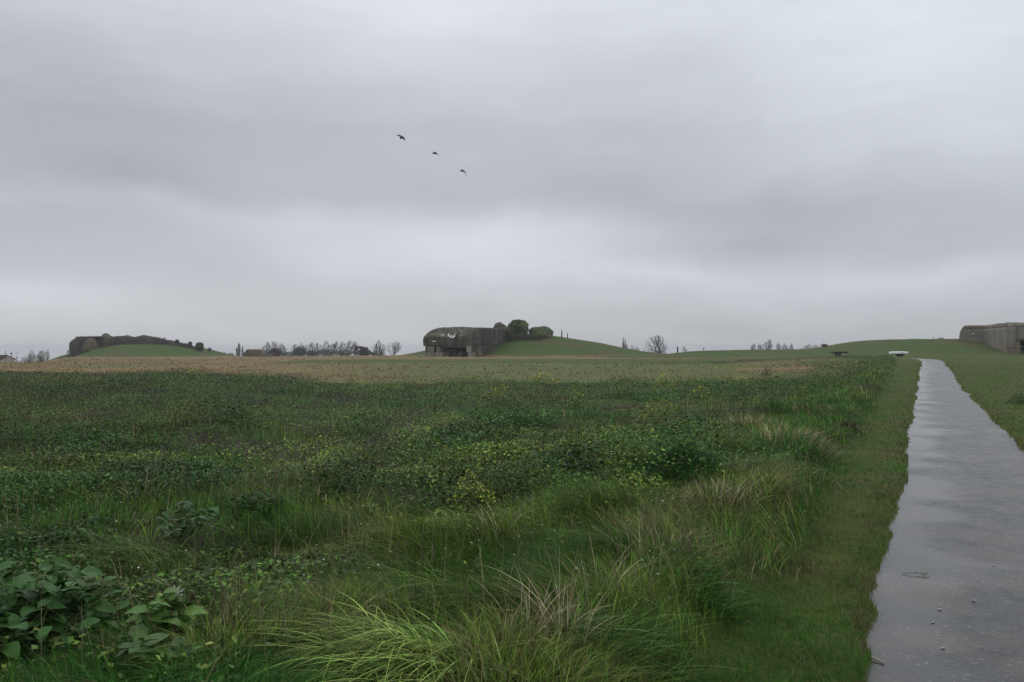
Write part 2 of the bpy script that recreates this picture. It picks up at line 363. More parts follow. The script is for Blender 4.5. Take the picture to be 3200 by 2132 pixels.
path = npmesh('path', PV.reshape(-1, 3), [pq], m_path, col=lc, smooth=True); tag(path, kind='structure')

# ------------------------------------------------------------------ vegetation builders
def blades(P, H, W, yaw, lean, K=2, face=None, droop=None, kink=None):
    """curved tapering blades as one vertex/face set"""
    n = len(P); dirx, diry = np.cos(yaw), np.sin(yaw)
    f = yaw + np.pi / 2 + (rng.uniform(-.7, .7, n) if face is None else face)
    sx, sy = np.cos(f) * W / 2, np.sin(f) * W / 2
    rows = []
    for k in range(K + 1):
        s = k / K; ex = 1.8
        bx = lean * H * s ** ex
        bz = H * (s - .42 * np.minimum(lean, 1.6) * s ** 2.2) if droop is None else H * (s - droop * s ** 2.2)
        cx = P[:, 0] + dirx * bx; cy = P[:, 1] + diry * bx; cz = P[:, 2] + bz
        if k < K:
            wk = (1 - .75 * s) if K > 1 else 1
            rows.append(np.column_stack([cx - sx * wk, cy - sy * wk, cz])); rows.append(np.column_stack([cx + sx * wk, cy + sy * wk, cz]))
        else: rows.append(np.column_stack([cx, cy, cz]))
    V = np.stack(rows, 1); m = V.shape[1]; base = np.arange(n)[:, None] * m; faces = []
    for k in range(K - 1):
        faces.append(base + np.array([2 * k, 2 * k + 1, 2 * k + 3, 2 * k + 2])[None])
    faces_t = base + np.array([2 * (K - 1), 2 * (K - 1) + 1, 2 * K])[None]
    return V.reshape(-1, 3), faces, [faces_t], m
def leaves(P, S, up=.5, asp=.6):
    """small folded diamond leaves with random tilt"""
    n = len(P); a = rng.uniform(0, 2 * np.pi, n); tl = rng.normal(0, up, n)
    d = np.column_stack([np.cos(a) * np.cos(tl), np.sin(a) * np.cos(tl), np.sin(tl)])
    s = np.column_stack([-np.sin(a), np.cos(a), rng.normal(0, .35, n)]); s /= np.linalg.norm(s, axis=1)[:, None]
    S = S[:, None]; up_ = np.cross(d, s)
    V = np.stack([P - d * S * .5, P + s * S * asp * .5 + up_ * S * .08, P + d * S * .5, P - s * S * asp * .5 + up_ * S * .08], 1)
    b = np.arange(n)[:, None] * 4
    return V.reshape(-1, 3), [b + np.array([[0, 1, 2, 3]])], 4
def emit(name, sets, mat, label, cat, parent=None, kind='stuff', tagit=True):
    Vs, Q, T, Cc = [], [], [], []; o = 0
    for (V, q_, t_, m, col) in sets:
        Vs.append(V); Q += [f + o for f in q_]; T += [f + o for f in t_]; Cc.append(np.repeat(col, m, 0)); o += len(V)
    ob = npmesh(name, np.vstack(Vs), ([np.vstack(Q)] if Q else []) + ([np.vstack(T)] if T else []), mat, parent, np.vstack(Cc))
    if tagit: tag(ob, label, cat, None, kind)
    return ob
def jit(c, n, v=.22, h=.10):
    c = np.asarray(c, float); c = np.broadcast_to(c, (n, 3)) if c.ndim == 1 else c
    r = c * (1 + rng.normal(0, v, (n, 1))) * (1 + rng.normal(0, h, (n, 3))); return np.clip(r, .004, .9)
def scatter(n, y0, y1, p, t0=-.80, t1=.78):
    """density per ground area ~ y**-p"""
    e = 2 - p; u = rng.uniform(0, 1, n)
    y = (y0 ** e + u * (y1 ** e - y0 ** e)) ** (1 / e); t = rng.uniform(t0, t1, n)
    return t * (y + 1.6), y
def take(m, *a): return [v[m] for v in a]

def ground_at(px, py):
    """point of the ground in the direction of a photo pixel"""
    Ys = np.concatenate([np.arange(2.5, 30, .04), np.arange(30, 120, .15)]); zr = CAMZ - (py - HY) / F * Ys; h = height((px - CX) / F * Ys, Ys)
    k = np.argmax(zr <= h); return (px - CX) / F * Ys[k], Ys[k], h[k]
SPOTS = []
for (px, py, w_) in ((1230, 2085, 600), (1420, 1930, 330), (1050, 2120, 500), (70, 2100, 560), (560, 2010, 250), (480, 2110, 250), (570, 1720, 200), (548, 1985, 90), (700, 2100, 200), (470, 1790, 360), (1650, 2040, 200), (1760, 1990, 200)):
    a_, b_, c_ = ground_at(px, py); SPOTS.append((a_, b_, w_ / F * b_ / 2))
def clear(x, y, k=.85):
    m = np.ones(np.shape(x))
    for a_, b_, r_ in SPOTS: m = m * (1 - k * sstep(1.25, .7, np.hypot(x - a_, (y - b_) / 1.25) / r_))
    return m
# --- grass through the rough field and on the bank by the verge
x, y = scatter(620000, 1.9, 62, 2.45); z = zones(x, y)
bank = z['left'] * sstep(-.1, .5, z['d'] - z['vw']) * (1 - sstep(1.6, 3.2, z['d'] - z['vw'] + 1.8 * (fbm(x / 2, y / 2, 101, 3) - .5)))
nearg = sstep(9.5, 4.5, y + 5 * (fbm(x / 2, y / 2, 104, 3) - .5))
gpatch = sstep(.50, .62, fbm(x / 1.5, y / 1.1, 102, 4))
pg = np.clip(np.maximum(bank, np.maximum(nearg * .8, gpatch * (.6 - .3 * sstep(8, 16, y)))), .05, 1) * z['field'] * (1 - z['brown']) * clear(x, y)
keep = (rng.uniform(0, 1, len(x)) < pg) & (np.hypot(x, y) > 2.0)
x, y = take(keep, x, y); z = zones(x, y); n = len(x); zg = height(x, y, z)
bank = bank[keep]; can = canopy(x, y)
H = (.09 + .17 * rng.uniform(0, 1, n) ** 1.5 + .08 * can + .07 * bank) * (.6 + .8 * fbm(x / .6, y / .6, 103, 3))
W = np.maximum(.0045, .00085 * y) * rng.uniform(.6, 1.4, n)
flow = 2 * np.pi * fbm(x / 1.6, y / 1.6, 105, 3) * 2.2 + rng.normal(0, .7, n)
lean = np.abs(rng.normal(.75, .45, n)) + .35 * bank
c1 = lerp(np.broadcast_to(np.array([.070, .165, .022]), (n, 3)), np.array([.14, .22, .035]), sstep(.3, .7, fbm(x / .7, y / .7, 106, 3)))
c1 = lerp(c1, np.array([.05, .18, .028]), sstep(.5, .7, fbm(x / 1.8, y / 1.8, 107, 3)) * .8)
dryp = sstep(.54, .70, fbm(x / 1.3, y / 1.3, 108, 4)); dr = rng.uniform(0, 1, n) < (.03 + .34 * dryp)
c1 = np.where(dr[:, None], np.array([.26, .22, .10]), c1)
hl = rng.uniform(0, 1, n); c1 = c1 * np.where(hl < .5, .5, np.where(hl < .85, 1.05, 1.9))[:, None]
col = jit(c1, n)
P = np.column_stack([x, y, zg - .02]); nearm = y < 11; sets = []
for msk, K in ((nearm, 4), (~nearm, 2)):
    v_, q_, t_, m_ = blades(P[msk], H[msk], W[msk], flow[msk], lean[msk], K); sets.append((v_, q_, t_, m_, col[msk]))
emit('long_grass', sets, m_grass, 'rough long green grass growing through the field and along its edge', 'grass')

# --- leafy weeds: a carpet of small leaves over an uneven canopy
BUSH = []    # larger leafy clumps: x, y, radius, height
for (px, py, w_, H_) in ((2130, 1470, 330, .42), (1780, 1520, 330, .34), (1450, 1420, 360, .34), (1630, 1330, 240, .34), (1050, 1560, 260, .28), (800, 1600, 200, .26), (720, 1320, 220, .32), (1260, 1270, 320, .32), (2260, 1250, 280, .4), (1990, 1250, 300, .4), (300, 1440, 260, .3), (620, 1480, 250, .28), (2480, 1215, 240, .4), (150, 1270, 300, .3), (950, 1230, 300, .3), (430, 1220, 300, .3), (1120, 1350, 260, .3)):
    a_, b_, c_ = ground_at(px, py); BUSH.append((a_, b_, w_ / F * b_ / 2, H_ * (.3 if py > 1450 and px < 1200 else .55)))
def clumps(x, y):
    """added canopy height of the larger clumps, with ragged outlines"""
    o = np.zeros(np.shape(x)); rg = 1.4 * (fbm(x / .5, y / .5, 211, 4) - .5)
    for a_, b_, r_, h_ in BUSH: o = np.maximum(o, h_ * sstep(1.15, .35, np.hypot(x - a_, (y - b_) / 1.1) / r_ + rg))
    return o
def canopy2(x, y):
    l1 = sstep(.38, .72, fbm(x / .55, y / .55, 112, 3)); l2 = canopy(x, y)
    l3 = sstep(.40, .72, fbm(x / 1.5, y / 1.1, 119, 3)); return (.02 + .15 * l1 + .10 * l2 + .22 * l3) * (.6 + .6 * sstep(.35, .6, fbm(x / 5, y / 5, 117, 3))) + clumps(x, y)
x, y = scatter(1500000, 2.6, 60, 2.30); z = zones(x, y)
cl_ = fbm(x / 2.2, y / 1.7, 31, 4); lw = np.clip(sstep(.30, .52, cl_ + .25 * (fbm(x / .6, y / .6, 111, 3) - .5)) + .30 * sstep(9, 20, y), .10, 1)
lw = lw * (.35 + .65 * sstep(.06, .2, canopy2(x, y))); lw = np.maximum(lw, sstep(0, .1, clumps(x, y)))
lw = lw * (1 - .9 * z['left'] * (1 - sstep(1.0, 2.6, z['d'] - z['vw'] + 1.5 * (fbm(x / 2, y / 2, 118, 3) - .5)))) * z['field'] * (1 - z['brown']) * (.16 + .84 * sstep(3.6, 8, y)) * clear(x, y)
keep = rng.uniform(0, 1, len(x)) < lw; x, y = take(keep, x, y); z = zones(x, y); n = len(x)
hc = canopy2(x, y); bsh = sstep(.03, .15, clumps(x, y))
zg = height(x, y, z) + hc * (1 - rng.uniform(0, 1, n) ** 1.6 * .9)
S = np.maximum(.030, .00145 * y) * rng.uniform(.5, 1.7, n) * (1 + .35 * bsh)
c1 = lerp(np.broadcast_to(np.array([.075, .165, .026]), (n, 3)), np.array([.155, .255, .042]), sstep(.3, .7, fbm(x / 1.2, y / 1.2, 113, 3)))
c1 = lerp(c1, np.array([.046, .135, .028]), np.maximum(sstep(.5, .7, fbm(x / 4, y / 4, 114, 3)) * .9, bsh * .85))
rb = sstep(.53 + .04 * sstep(-.3, .1, x / y), .68, fbm(x / 3.2, y / 1.6, 115, 4)) * (1 - bsh); r_ = rng.uniform(0, 1, n) < (.02 + .50 * rb) * sstep(6, 14, y)
c1 = np.where(r_[:, None], np.array([.13, .070, .045]), c1)
yb_ = (rng.uniform(0, 1, n) < .02 + .14 * sstep(.55, .7, fbm(x / 2, y / 2, 116, 3)))
c1 = np.where(yb_[:, None], np.array([.17, .27, .055]), c1)
hl = rng.uniform(0, 1, n); c1 = c1 * np.where(hl < .5, .5, np.where(hl < .87, 1.15, 1.75))[:, None] * (.72 + .75 * sstep(.35, .65, fbm(x / .8, y / .8, 120, 3)))[:, None]
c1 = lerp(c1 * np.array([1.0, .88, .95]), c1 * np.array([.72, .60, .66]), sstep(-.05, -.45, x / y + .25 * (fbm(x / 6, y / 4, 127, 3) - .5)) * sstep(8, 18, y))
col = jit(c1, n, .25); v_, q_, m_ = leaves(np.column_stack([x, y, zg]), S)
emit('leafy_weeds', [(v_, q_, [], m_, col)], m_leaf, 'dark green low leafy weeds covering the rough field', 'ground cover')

# --- mown grass of the verges
x, y = scatter(380000, 2.0, 60, 2.5, 0.0, .85); z = zones(x, y)
keep = (z['dn'] > .0) & (z['field'] < .6) & (z['d'] < 14) & (z['mound'] < .5) & (np.hypot(x, y) > 2.0); x, y = take(keep, x, y); z = zones(x, y); n = len(x); zg = height(x, y, z)
edge = sstep(.30, .02, z['dn'])
H = (.022 + .04 * rng.uniform(0, 1, n) + .05 * z['field'] + .02 * edge) * (.4 + 1.5 * fbm(x / .3, y / .3, 121, 3)); W = np.maximum(.0032, .00075 * y) * rng.uniform(.7, 1.3, n)
yaw = rng.uniform(0, 2 * np.pi, n); lean = np.abs(rng.normal(.8, .5, n))
c1 = lerp(np.broadcast_to(np.array([.066, .135, .022]), (n, 3)), np.array([.135, .15, .042]), sstep(.4, .75, fbm(x / .7, y / .7, 122, 4)))
c1 = lerp(c1, np.array([.055, .165, .022]), sstep(.40, .60, fbm(x / .9, y / .9, 124, 3) + .25 * sstep(.3, .8, z['d']) - .1) * .8)
c1 = lerp(c1, np.array([.13, .10, .05]), sstep(.5, .62, fbm(x / .35, y / .35, 125, 3)) * sstep(.5, .1, z['dn']) * .8)
c1 = c1 * (.65 + .7 * fbm(x / .25, y / .25, 126, 3))[:, None]
c1 = np.where((rng.uniform(0, 1, n) < .05)[:, None], np.array([.26, .21, .12]), c1)
c1 = np.where(((z['s'] < 0) & (rng.uniform(0, 1, n) < .75 * sstep(.60, .66, x / y) * sstep(24, 34, y) * sstep(.3, .55, fbm(x / 3., y / 3., 99, 3))))[:, None], np.array([.17, .12, .075]), c1)
v_, q_, t_, m_ = blades(np.column_stack([x, y, zg - .008]), H, W, yaw, lean, 2)
emit('mown_grass', [(v_, q_, t_, m_, jit(c1, n))], m_grass, 'short mown grass of the verges beside the wet path', 'grass')

# --- tan meadow beyond the weeds and short turf on the mounds
x, y = scatter(90000, 28, 215, 1.95, -.74, .74); z = zones(x, y)
keep = rng.uniform(0, 1, len(x)) < z['field'] * z['brown'] * (.5 + .5 * fbm(x / 3., y / 3., 131, 3)); x, y = take(keep, x, y); z = zones(x, y); n = len(x); zg = height(x, y, z)
H = (.10 + .24 * rng.uniform(0, 1, n) ** 2) * (.5 + 1.0 * fbm(x / 5, y / 5, 132, 3)); W = .0016 * y * rng.uniform(.6, 1.5, n)
c1 = lerp(np.broadcast_to(np.array([.275, .185, .09]), (n, 3)), np.array([.14, .175, .05]), brown_mix(x, y))
c1 = lerp(c1, np.array([.16, .105, .062]), sstep(.58, .75, fbm(x / 6, y / 6, 92, 3)) * .7)
v_, q_, t_, m_ = blades(np.column_stack([x, y, zg - .03]), H, W, rng.uniform(0, 6.28, n), np.abs(rng.normal(1.5, .6, n)), 1)
emit('meadow_grass', [(v_, q_, t_, m_, jit(c1 * 1.0, n, .12, .05))], m_dry, 'tan dry meadow grass between the dark weeds and the bunkers', 'grass')
x, y = scatter(120000, 90, 235, 1.5, -.74, .74); z = zones(x, y)
keep = (z['mound'] > .35); x, y = take(keep, x, y); z = zones(x, y); n = len(x); zg = height(x, y, z)
c1 = lerp(np.broadcast_to(np.array([.072, .125, .026]), (n, 3)), np.array([.12, .13, .036]), sstep(.45, .75, fbm(x / 6, y / 5., 95, 4)))
v_, q_, t_, m_ = blades(np.column_stack([x, y, zg - .02]), rng.uniform(.05, .13, n), .0012 * y, rng.uniform(0, 6.28, n), np.abs(rng.normal(1.5, .4, n)), 1)
emit('mound_turf', [(v_, q_, t_, m_, jit(c1, n, .14, .05))], m_grass, 'short green turf covering the earth mounds round the bunkers', 'grass')
# ------------------------------------------------------------------ casemates
m_con_c = concrete('stained_concrete', (.13, .118, .095), (.05, .045, .036), moss_amt=.35)
m_con_top = concrete('rough_roof_concrete', (.16, .145, .11), (.07, .062, .048), moss_amt=.35, rubble=.4, streak=.3, bump=1)
m_con_mid = concrete('washed_concrete', (.20, .18, .145), (.11, .10, .08), moss_amt=.2)
m_con_lt = concrete('pale_concrete', (.36, .33, .27), (.22, .195, .155), moss_amt=.2)
m_con_r = concrete('grey_concrete', (.27, .245, .205), (.19, .17, .14), moss_amt=.25, streak=.5)
m_con_rtop = concrete('rubble_roof_concrete', (.27, .235, .17), (.11, .095, .07), moss_amt=.3, rubble=.75, streak=.1, bump=1)
m_tan = concrete('tan_concrete', (.27, .21, .14), (.19, .145, .10), moss_amt=.1, streak=.3)
m_ruin = concrete('broken_concrete', (.105, .088, .07), (.045, .04, .032), moss_amt=.3, streak=.6, bump=1)
m_ochre = concrete('lichened_concrete', (.19, .145, .085), (.07, .062, .035), moss_amt=.6, streak=.2, bump=1)
m_recess_shade = flat_mat('painted_recess_shade', (.012, .012, .012), .9, .05)  # near black back of the gun openings: interior shade put into the colour
m_white = flat_mat('flaking_white_paint', (.75, .75, .72), .6, .3, 20, .12)
m_metal = flat_mat('rusted_metal', (.06, .05, .045), .6, .4)
m_post = flat_mat('weathered_post', (.035, .032, .028), .9, .1)

def frame(O, th):
    u = np.array([math.cos(th), -math.sin(th)]); v = np.array([math.sin(th), math.cos(th)])
    def f(P):
        P = np.asarray(P, float); xy = O + P[:, :1] * u + P[:, 1:2] * v
        return np.column_stack([xy, P[:, 2]])
    return f
def displaced(V, amt, fr, s):
    if amt == 0: return V
    d = np.column_stack([n3(V + 11, fr, s) - .5, n3(V + 37, fr, s + 3) - .5, n3(V + 71, fr, s + 6) - .5])
    d2 = np.column_stack([n3(V + 5, fr * 3, s) - .5, n3(V + 23, fr * 3, s + 3) - .5, n3(V + 9, fr * 3, s + 6) - .5])
    return V + amt * 2 * d + amt * .7 * d2
def loft(name, poly, rings, f, mat, parent, seg=.35, amt=None, cap=True, sd=1, zsub=None):
    """poly: plan in local (u,v); rings: (z, inset left, inset right, inset front, inset back)"""
    poly = np.array(poly, float); P = []
    for a, b in zip(poly, np.roll(poly, -1, 0)):
        k = max(1, int(np.hypot(*(b - a)) / seg)); P += [a + (b - a) * i / k for i in range(k)]
    P = np.array(P); n = len(P); lo, hi = poly.min(0), poly.max(0); rows = []; zs = []
    R = []
    for (r0, r1) in zip(rings[:-1], rings[1:]):
        r0, r1 = np.array(r0, float), np.array(r1, float); k = max(1, int(np.abs(r1 - r0).max() / (zsub or seg)))
        R += [r0 + (r1 - r0) * i / k for i in range(k)]
    R.append(np.array(rings[-1], float))
    if cap:
        last = R[-1].copy(); wd = hi - lo
        for s in (.25, .5, .75, .97):
            e = last.copy(); midu = (wd[0] - last[1] - last[2]) / 2 * s; midv = (wd[1] - last[3] - last[4]) / 2 * s
            e[1] += midu; e[2] += midu; e[3] += midv; e[4] += midv; e[0] += .04 * s; R.append(e)
    for (z, il, ir, ifr, ib) in R:
        t = (P - lo) / (hi - lo); q = np.column_stack([lo[0] + il + t[:, 0] * (hi[0] - lo[0] - il - ir), lo[1] + ifr + t[:, 1] * (hi[1] - lo[1] - ifr - ib)])
        rows.append(np.column_stack([q, np.full(n, z)]))
    V = np.vstack(rows); W_ = f(V)
    if amt is not None: W_ = displaced(W_, 1, 1.1, sd) * amt(V)[:, None] + W_ * (1 - amt(V)[:, None])
    m = len(R); i, j = np.meshgrid(np.arange(m - 1), np.arange(n), indexing='ij'); j2 = (j + 1) % n
    q = np.column_stack([(i * n + j).ravel(), (i * n + j2).ravel(), ((i + 1) * n + j2).ravel(), ((i + 1) * n + j).ravel()])
    fc = [q]
    c0 = len(W_); W_ = np.vstack([W_, W_[(m - 1) * n:].mean(0)]); fc.append(np.column_stack([(m - 1) * n + np.arange(n), (m - 1) * n + (np.arange(n) + 1) % n, np.full(n, c0)]))
    c0 = len(W_); W_ = np.vstack([W_, W_[:n].mean(0)]); fc.append(np.column_stack([(np.arange(n) + 1) % n, np.arange(n), np.full(n, c0)]))
    return npmesh(name, W_, fc, mat, parent)
def boxes(name, bs, f, mat, parent, rough=.02, seg=.6):
    """several boxes (u0,u1,v0,v1,z0,z1) as one part, edges slightly worn"""
    Vs, Fs, o = [], [], 0
    for (u0, u1, v0, v1, z0, z1) in bs:
        dims = [u1 - u0, v1 - v0, z1 - z0]; k = [max(1, min(24, int(d / seg))) for d in dims]
        lo = np.array([u0, v0, z0]); dm = np.array(dims)
        for ax in range(3):
            a, b = [i for i in range(3) if i != ax]
            A, B = np.meshgrid(np.linspace(0, 1, k[a] + 1), np.linspace(0, 1, k[b] + 1), indexing='ij')
            for side in (0, 1):
                P = np.zeros((A.size, 3)); P[:, a] = A.ravel(); P[:, b] = B.ravel(); P[:, ax] = side
                i, j = np.meshgrid(np.arange(k[a]), np.arange(k[b]), indexing='ij'); w_ = k[b] + 1
                q = np.column_stack([(i * w_ + j).ravel(), ((i + 1) * w_ + j).ravel(), ((i + 1) * w_ + j + 1).ravel(), (i * w_ + j + 1).ravel()])
                if (side == 0) ^ (ax == 1): q = q[:, ::-1]
                Vs.append(lo + P * dm); Fs.append(q + o); o += len(P)
    V = f(np.vstack(Vs)); V = displaced(V, rough, .9, 3)
    ob = npmesh(name, V, [np.vstack(Fs)], mat, parent); return ob
def tube(pts, rad, n=6):
    """closed tapered tube through pts"""
    pts = np.asarray(pts, float); rad = np.broadcast_to(np.asarray(rad, float), (len(pts),)); V = []
    for i, p_ in enumerate(pts):
        t = pts[min(i + 1, len(pts) - 1)] - pts[max(i - 1, 0)]; t = t / (np.linalg.norm(t) + 1e-9)
        a = np.cross(t, [0, 0, 1] if abs(t[2]) < .9 else [1, 0, 0]); a /= np.linalg.norm(a); b = np.cross(t, a)
        for k in range(n):
            an = 2 * math.pi * k / n; V.append(p_ + rad[i] * (a * math.cos(an) + b * math.sin(an)))
    V = np.array(V); m = len(pts); i, j = np.meshgrid(np.arange(m - 1), np.arange(n), indexing='ij'); j2 = (j + 1) % n
    q = np.column_stack([(i * n + j).ravel(), (i * n + j2).ravel(), ((i + 1) * n + j2).ravel(), ((i + 1) * n + j).ravel()])
    caps = [np.array([[0, k + 1, k] for k in range(1, n - 1)]), np.array([[(m - 1) * n, (m - 1) * n + k, (m - 1) * n + k + 1] for k in range(1, n - 1)])]
    return V, q, np.vstack(caps)
def tubes(name, lst, mat, parent, n=6, smooth=False):
    Vs, Q, T, o = [], [], [], 0
    for pts, rad in lst:
        v, q_, t_ = tube(pts, rad, n); Vs.append(v); Q.append(q_ + o); T.append(t_ + o); o += len(v)
    return npmesh(name, np.vstack(Vs), [np.vstack(Q), np.vstack(T)], mat, parent, smooth=smooth)
def ray(px, py, obs):
    """point of the surface in the direction of a photo pixel"""
    d = Vector(((px - CX) / F, 1, -(py - HY) / F)).normalized(); o0 = Vector((0, 0, CAMZ)); best = None
    for bvh, off in obs:
        h = bvh.ray_cast(o0 - off, d)
        if h[0] is not None and (best is None or h[3] < best[2]): best = (h[0] + off, h[1], h[3])
    return best
def bvh_of(o):
    me = o.data; off = Vector(o.parent.location) if o.parent else Vector((0, 0, 0))
    return BVHTree.FromPolygons([v.co[:] for v in me.vertices], [p_.vertices[:] for p_ in me.polygons]), off
def marks(name, strokes, obs, mat, parent, label=None):
    """paint patches lying on a surface: each stroke = list of (px,py,half width px)"""
    for st_ in strokes:
        V, Q = [], []
        pts = []
        for (a, b) in zip(st_[:-1], st_[1:]):
            k = max(2, int(max(abs(b[0] - a[0]), abs(b[1] - a[1])) / .6)); pts += [[a[i] + (b[i] - a[i]) * j / k for i in range(3)] for j in range(k)]
        pts.append(list(st_[-1])); prev = None
        for i, (px_, py_, hw) in enumerate(pts):
            q0 = pts[max(0, i - 1)]; q1 = pts[min(len(pts) - 1, i + 1)]; dx, dy = q1[0] - q0[0], q1[1] - q0[1]; l = math.hypot(dx, dy) or 1
            nx_, ny_ = -dy / l, dx / l; hw = hw * (.7 + .6 * random.random()); row = []
            for s in (-1, 0, 1):
                r = ray(px_ + nx_ * hw * s, py_ + ny_ * hw * s, obs)
                if r is None: row = None; break
                p_ = r[0] + (Vector((0, 0, CAMZ)) - r[0]).normalized() * .05; row.append(len(V)); V.append(p_[:])
            if row and prev: Q += [[prev[0], prev[1], row[1], row[0]], [prev[1], prev[2], row[2], row[1]]]
            prev = row
        if Q: npmesh(name, V, [np.array(Q)], mat, parent)

# --- centre casemate
fc_ = frame(CO, TH); cz = float(height(np.array([CO[0] + 5.]), np.array([CO[1] - 4.]))[0])
bk = empty('casemate', (CO[0] + 5, CO[1], cz), 'dark stained concrete casemate with white paint flakes over its gun opening', 'bunker', 'concrete gun casemates')
W12 = 12.0
boxes('wall', [(.3, 4.7, .85, 12.4, -1.5, 2.26), (10.15, 11.3, .6, 12.4, -1.5, 2.26), (4.7, 10.15, 6, 12.4, -1.5, 2.26), (.3, 2.5, .25, .85, 1.1, 2.26), (3.05, 4.7, .25, .85, 1.1, 2.26)], fc_, m_con_c, bk)
boxes('recess_back', [(4.7, 10.15, 5.2, 6, -1, 2.26)], fc_, m_recess_shade, bk)
boxes('pillar', [(.85, 2.45, .12, .26, 1.12, 2.2)], fc_, m_con_lt, bk); boxes('pillar', [(3.1, 3.95, .12, .26, 1.12, 2.1)], fc_, m_con_lt, bk)
boxes('embrasure_step', [(4.7, 5.25, 1.3, 5.2, -1, 1.5), (9.6, 10.15, 1.3, 5.2, -1, 1.5)], fc_, m_con_c, bk)
boxes('ledge', [(.75, 4.85, -.15, .84, -1.5, 1.02)], fc_, m_con_lt, bk)
boxes('corner_block', [(10.3, 11.2, .0, .6, 1.05, 2.27)], fc_, m_con_lt, bk)
boxes('ledge', [(10.9, 12.1, -.25, .58, -1.5, 1.0)], fc_, m_con_lt, bk)
loft('side_wall', [(11.3, 1.0), (12, 1.6), (12, 12.5), (11.3, 12.5)], [(-1.5, 0, 0, 0, 0), (2.268, 0, 0, 0, 0)], fc_, m_con_c, bk, seg=.3, cap=False, amt=lambda V: V[:, 0] * 0 + .02)
top_c = loft('roof', [(0, 0), (10.4, 0), (12, 1.5), (12, 12.5), (0, 12.5)],
     [(2.27, 0, 0, 0, 0), (3.3, -.12, 0, 0, 0), (3.9, 0, 0, .02, 0), (4.5, .18, 0, .4, 0), (5.1, .5, 0, .95, 0), (5.55, 1.0, 0, 1.5, 0), (5.82, 1.7, .1, 2.1, 0), (5.95, 2.7, .5, 3.2, .3)],
     fc_, m_con_c, bk, seg=.3, amt=lambda V: .02 + .16 * sstep(3.85, 4.3, V[:, 2]) * (1 - sstep(9.6, 10.6, V[:, 0])))
crust = loft('roof_crust', [(0, 0), (10.0, 0), (10.0, 6), (0, 6)],
     [(3.96, .06, 0, .03, 0), (4.5, .16, 0, .34, 0), (5.1, .47, .1, .88, 0), (5.6, .98, .4, 1.42, .2), (5.93, 1.6, .9, 2.0, .6), (6.02, 3.0, 1.6, 3.0, 1.5)],
     fc_, m_con_top, bk, seg=.22, amt=lambda V: .05 + .22 * sstep(3.96, 4.4, V[:, 2]), sd=5)
boxes('visor_step', [(4.9, 10.1, .05, .5, 1.95, 2.26)], fc_, m_con_c, bk)
tubes('post', [(fc_([[5.35, .6, -.6], [5.35, .6, 1.25]]), .05)], m_con_lt, bk); tubes('post', [(fc_([[8.75, .6, -.6], [8.75, .6, 1.25]]), .05)], m_con_lt, bk)
boxes('shield_panel', [(7.2, 8.3, 1.4, 1.6, -.8, 1.1)], fc_, m_metal, bk)
boxes('shield_panel', [(6.2, 6.6, 1.4, 1.6, -.8, 1.2)], fc_, m_metal, bk)
obs = [bvh_of(top_c), bvh_of(crust)]
X3 = lambda X, Y_: (1280 + X * .2039, 980 + Y_ * .2039)
def S3(l, hw): return [(*X3(a, b), hw) for a, b in l]
marks('white_paint', [S3([(475, 350), (495, 330), (530, 320)], 1.1), S3([(585, 312), (600, 330), (612, 350), (640, 362), (670, 364), (688, 350), (684, 322)], 2.2), S3([(640, 330), (652, 345)], 1.0), S3([(700, 305), (716, 300)], 1.0)], obs, m_white, bk)
marks('white_sign', [S3([(348, 426), (368, 424)], 1.9), S3([(368, 427), (402, 426)], 1.3)], obs, m_white, bk)
marks('pale_corner', [S3([(955, 235), (930, 300), (930, 500)], 6.5)], obs, m_con_mid, bk)
marks('pale_streak', [S3([(760, 248), (795, 272), (820, 302)], 1.2), S3([(262, 345), (272, 365)], 1.6)], obs, m_con_lt, bk)

# --- right casemate
OR = np.array([78.3, 126.0]); thr = math.atan2(.26, .965); fr_ = frame(OR, thr)
br = empty('casemate', (86., 132., .5), 'pale grey concrete casemate with rubble roof edge at the right end of the path', 'bunker', 'concrete gun casemates')
loft('side_wall', [(0, 0), (1.3, 0), (1.3, 12.6), (0, 12.6)], [(-1.5, 0, 0, 0, 0), (5.12, 0, 0, 0, 0)], fr_, m_con_r, br, seg=.4, amt=lambda V: V[:, 0] * 0 + .03, cap=False)
boxes('wall', [(1.3, 17, 5, 12.6, -1.5, 3.02), (15, 17, 0, 5, -1.5, 3.02)], fr_, m_con_r, br)
boxes('recess_back', [(1.31, 15, 4.2, 5, -1, 3.02)], fr_, m_recess_shade, br)
boxes('embrasure_step', [(1.3, 1.95, .35, 3.5, 2.1, 3.0)], fr_, m_con_lt, br)
boxes('ledge', [(-.12, 2.05, -.55, .34, 1.95, 2.08)], fr_, m_con_lt, br)
boxes('low_wall', [(-.05, 1.8, -.4, 1.5, -1.5, 1.94)], fr_, m_tan, br)
boxes('door_post', [(1.85, 2.1, -.5, -.2, -.5, .75)], fr_, m_con_lt, br)
top_r = loft('lintel', [(1.31, .02), (17, .02), (17, 12.6), (1.31, 12.6)], [(3.03, 0, 0, 0, 0), (5.05, 0, 0, .0, 0), (5.15, .03, 0, .12, 0)], fr_, m_con_r, br, seg=.4, amt=lambda V: V[:, 0] * 0 + .03, cap=False)
loft('roof_crust', [(0, 0), (17, 0), (17, 12.6), (0, 12.6)], [(5.1, .02, 0, .02, 0), (5.45, .08, 0, .5, 0), (5.65, .2, 0, 1.0, 0), (5.8, .45, .1, 1.6, .1), (5.88, 1.2, .5, 2.4, .6)], fr_, m_con_rtop, br, seg=.25, amt=lambda V: .05 + .13 * sstep(0, .4, V[:, 2] - 5.1) * sstep(13, 4, V[:, 1]), sd=8)
f2 = frame(np.array([78.4, 139.6]), math.radians(29))
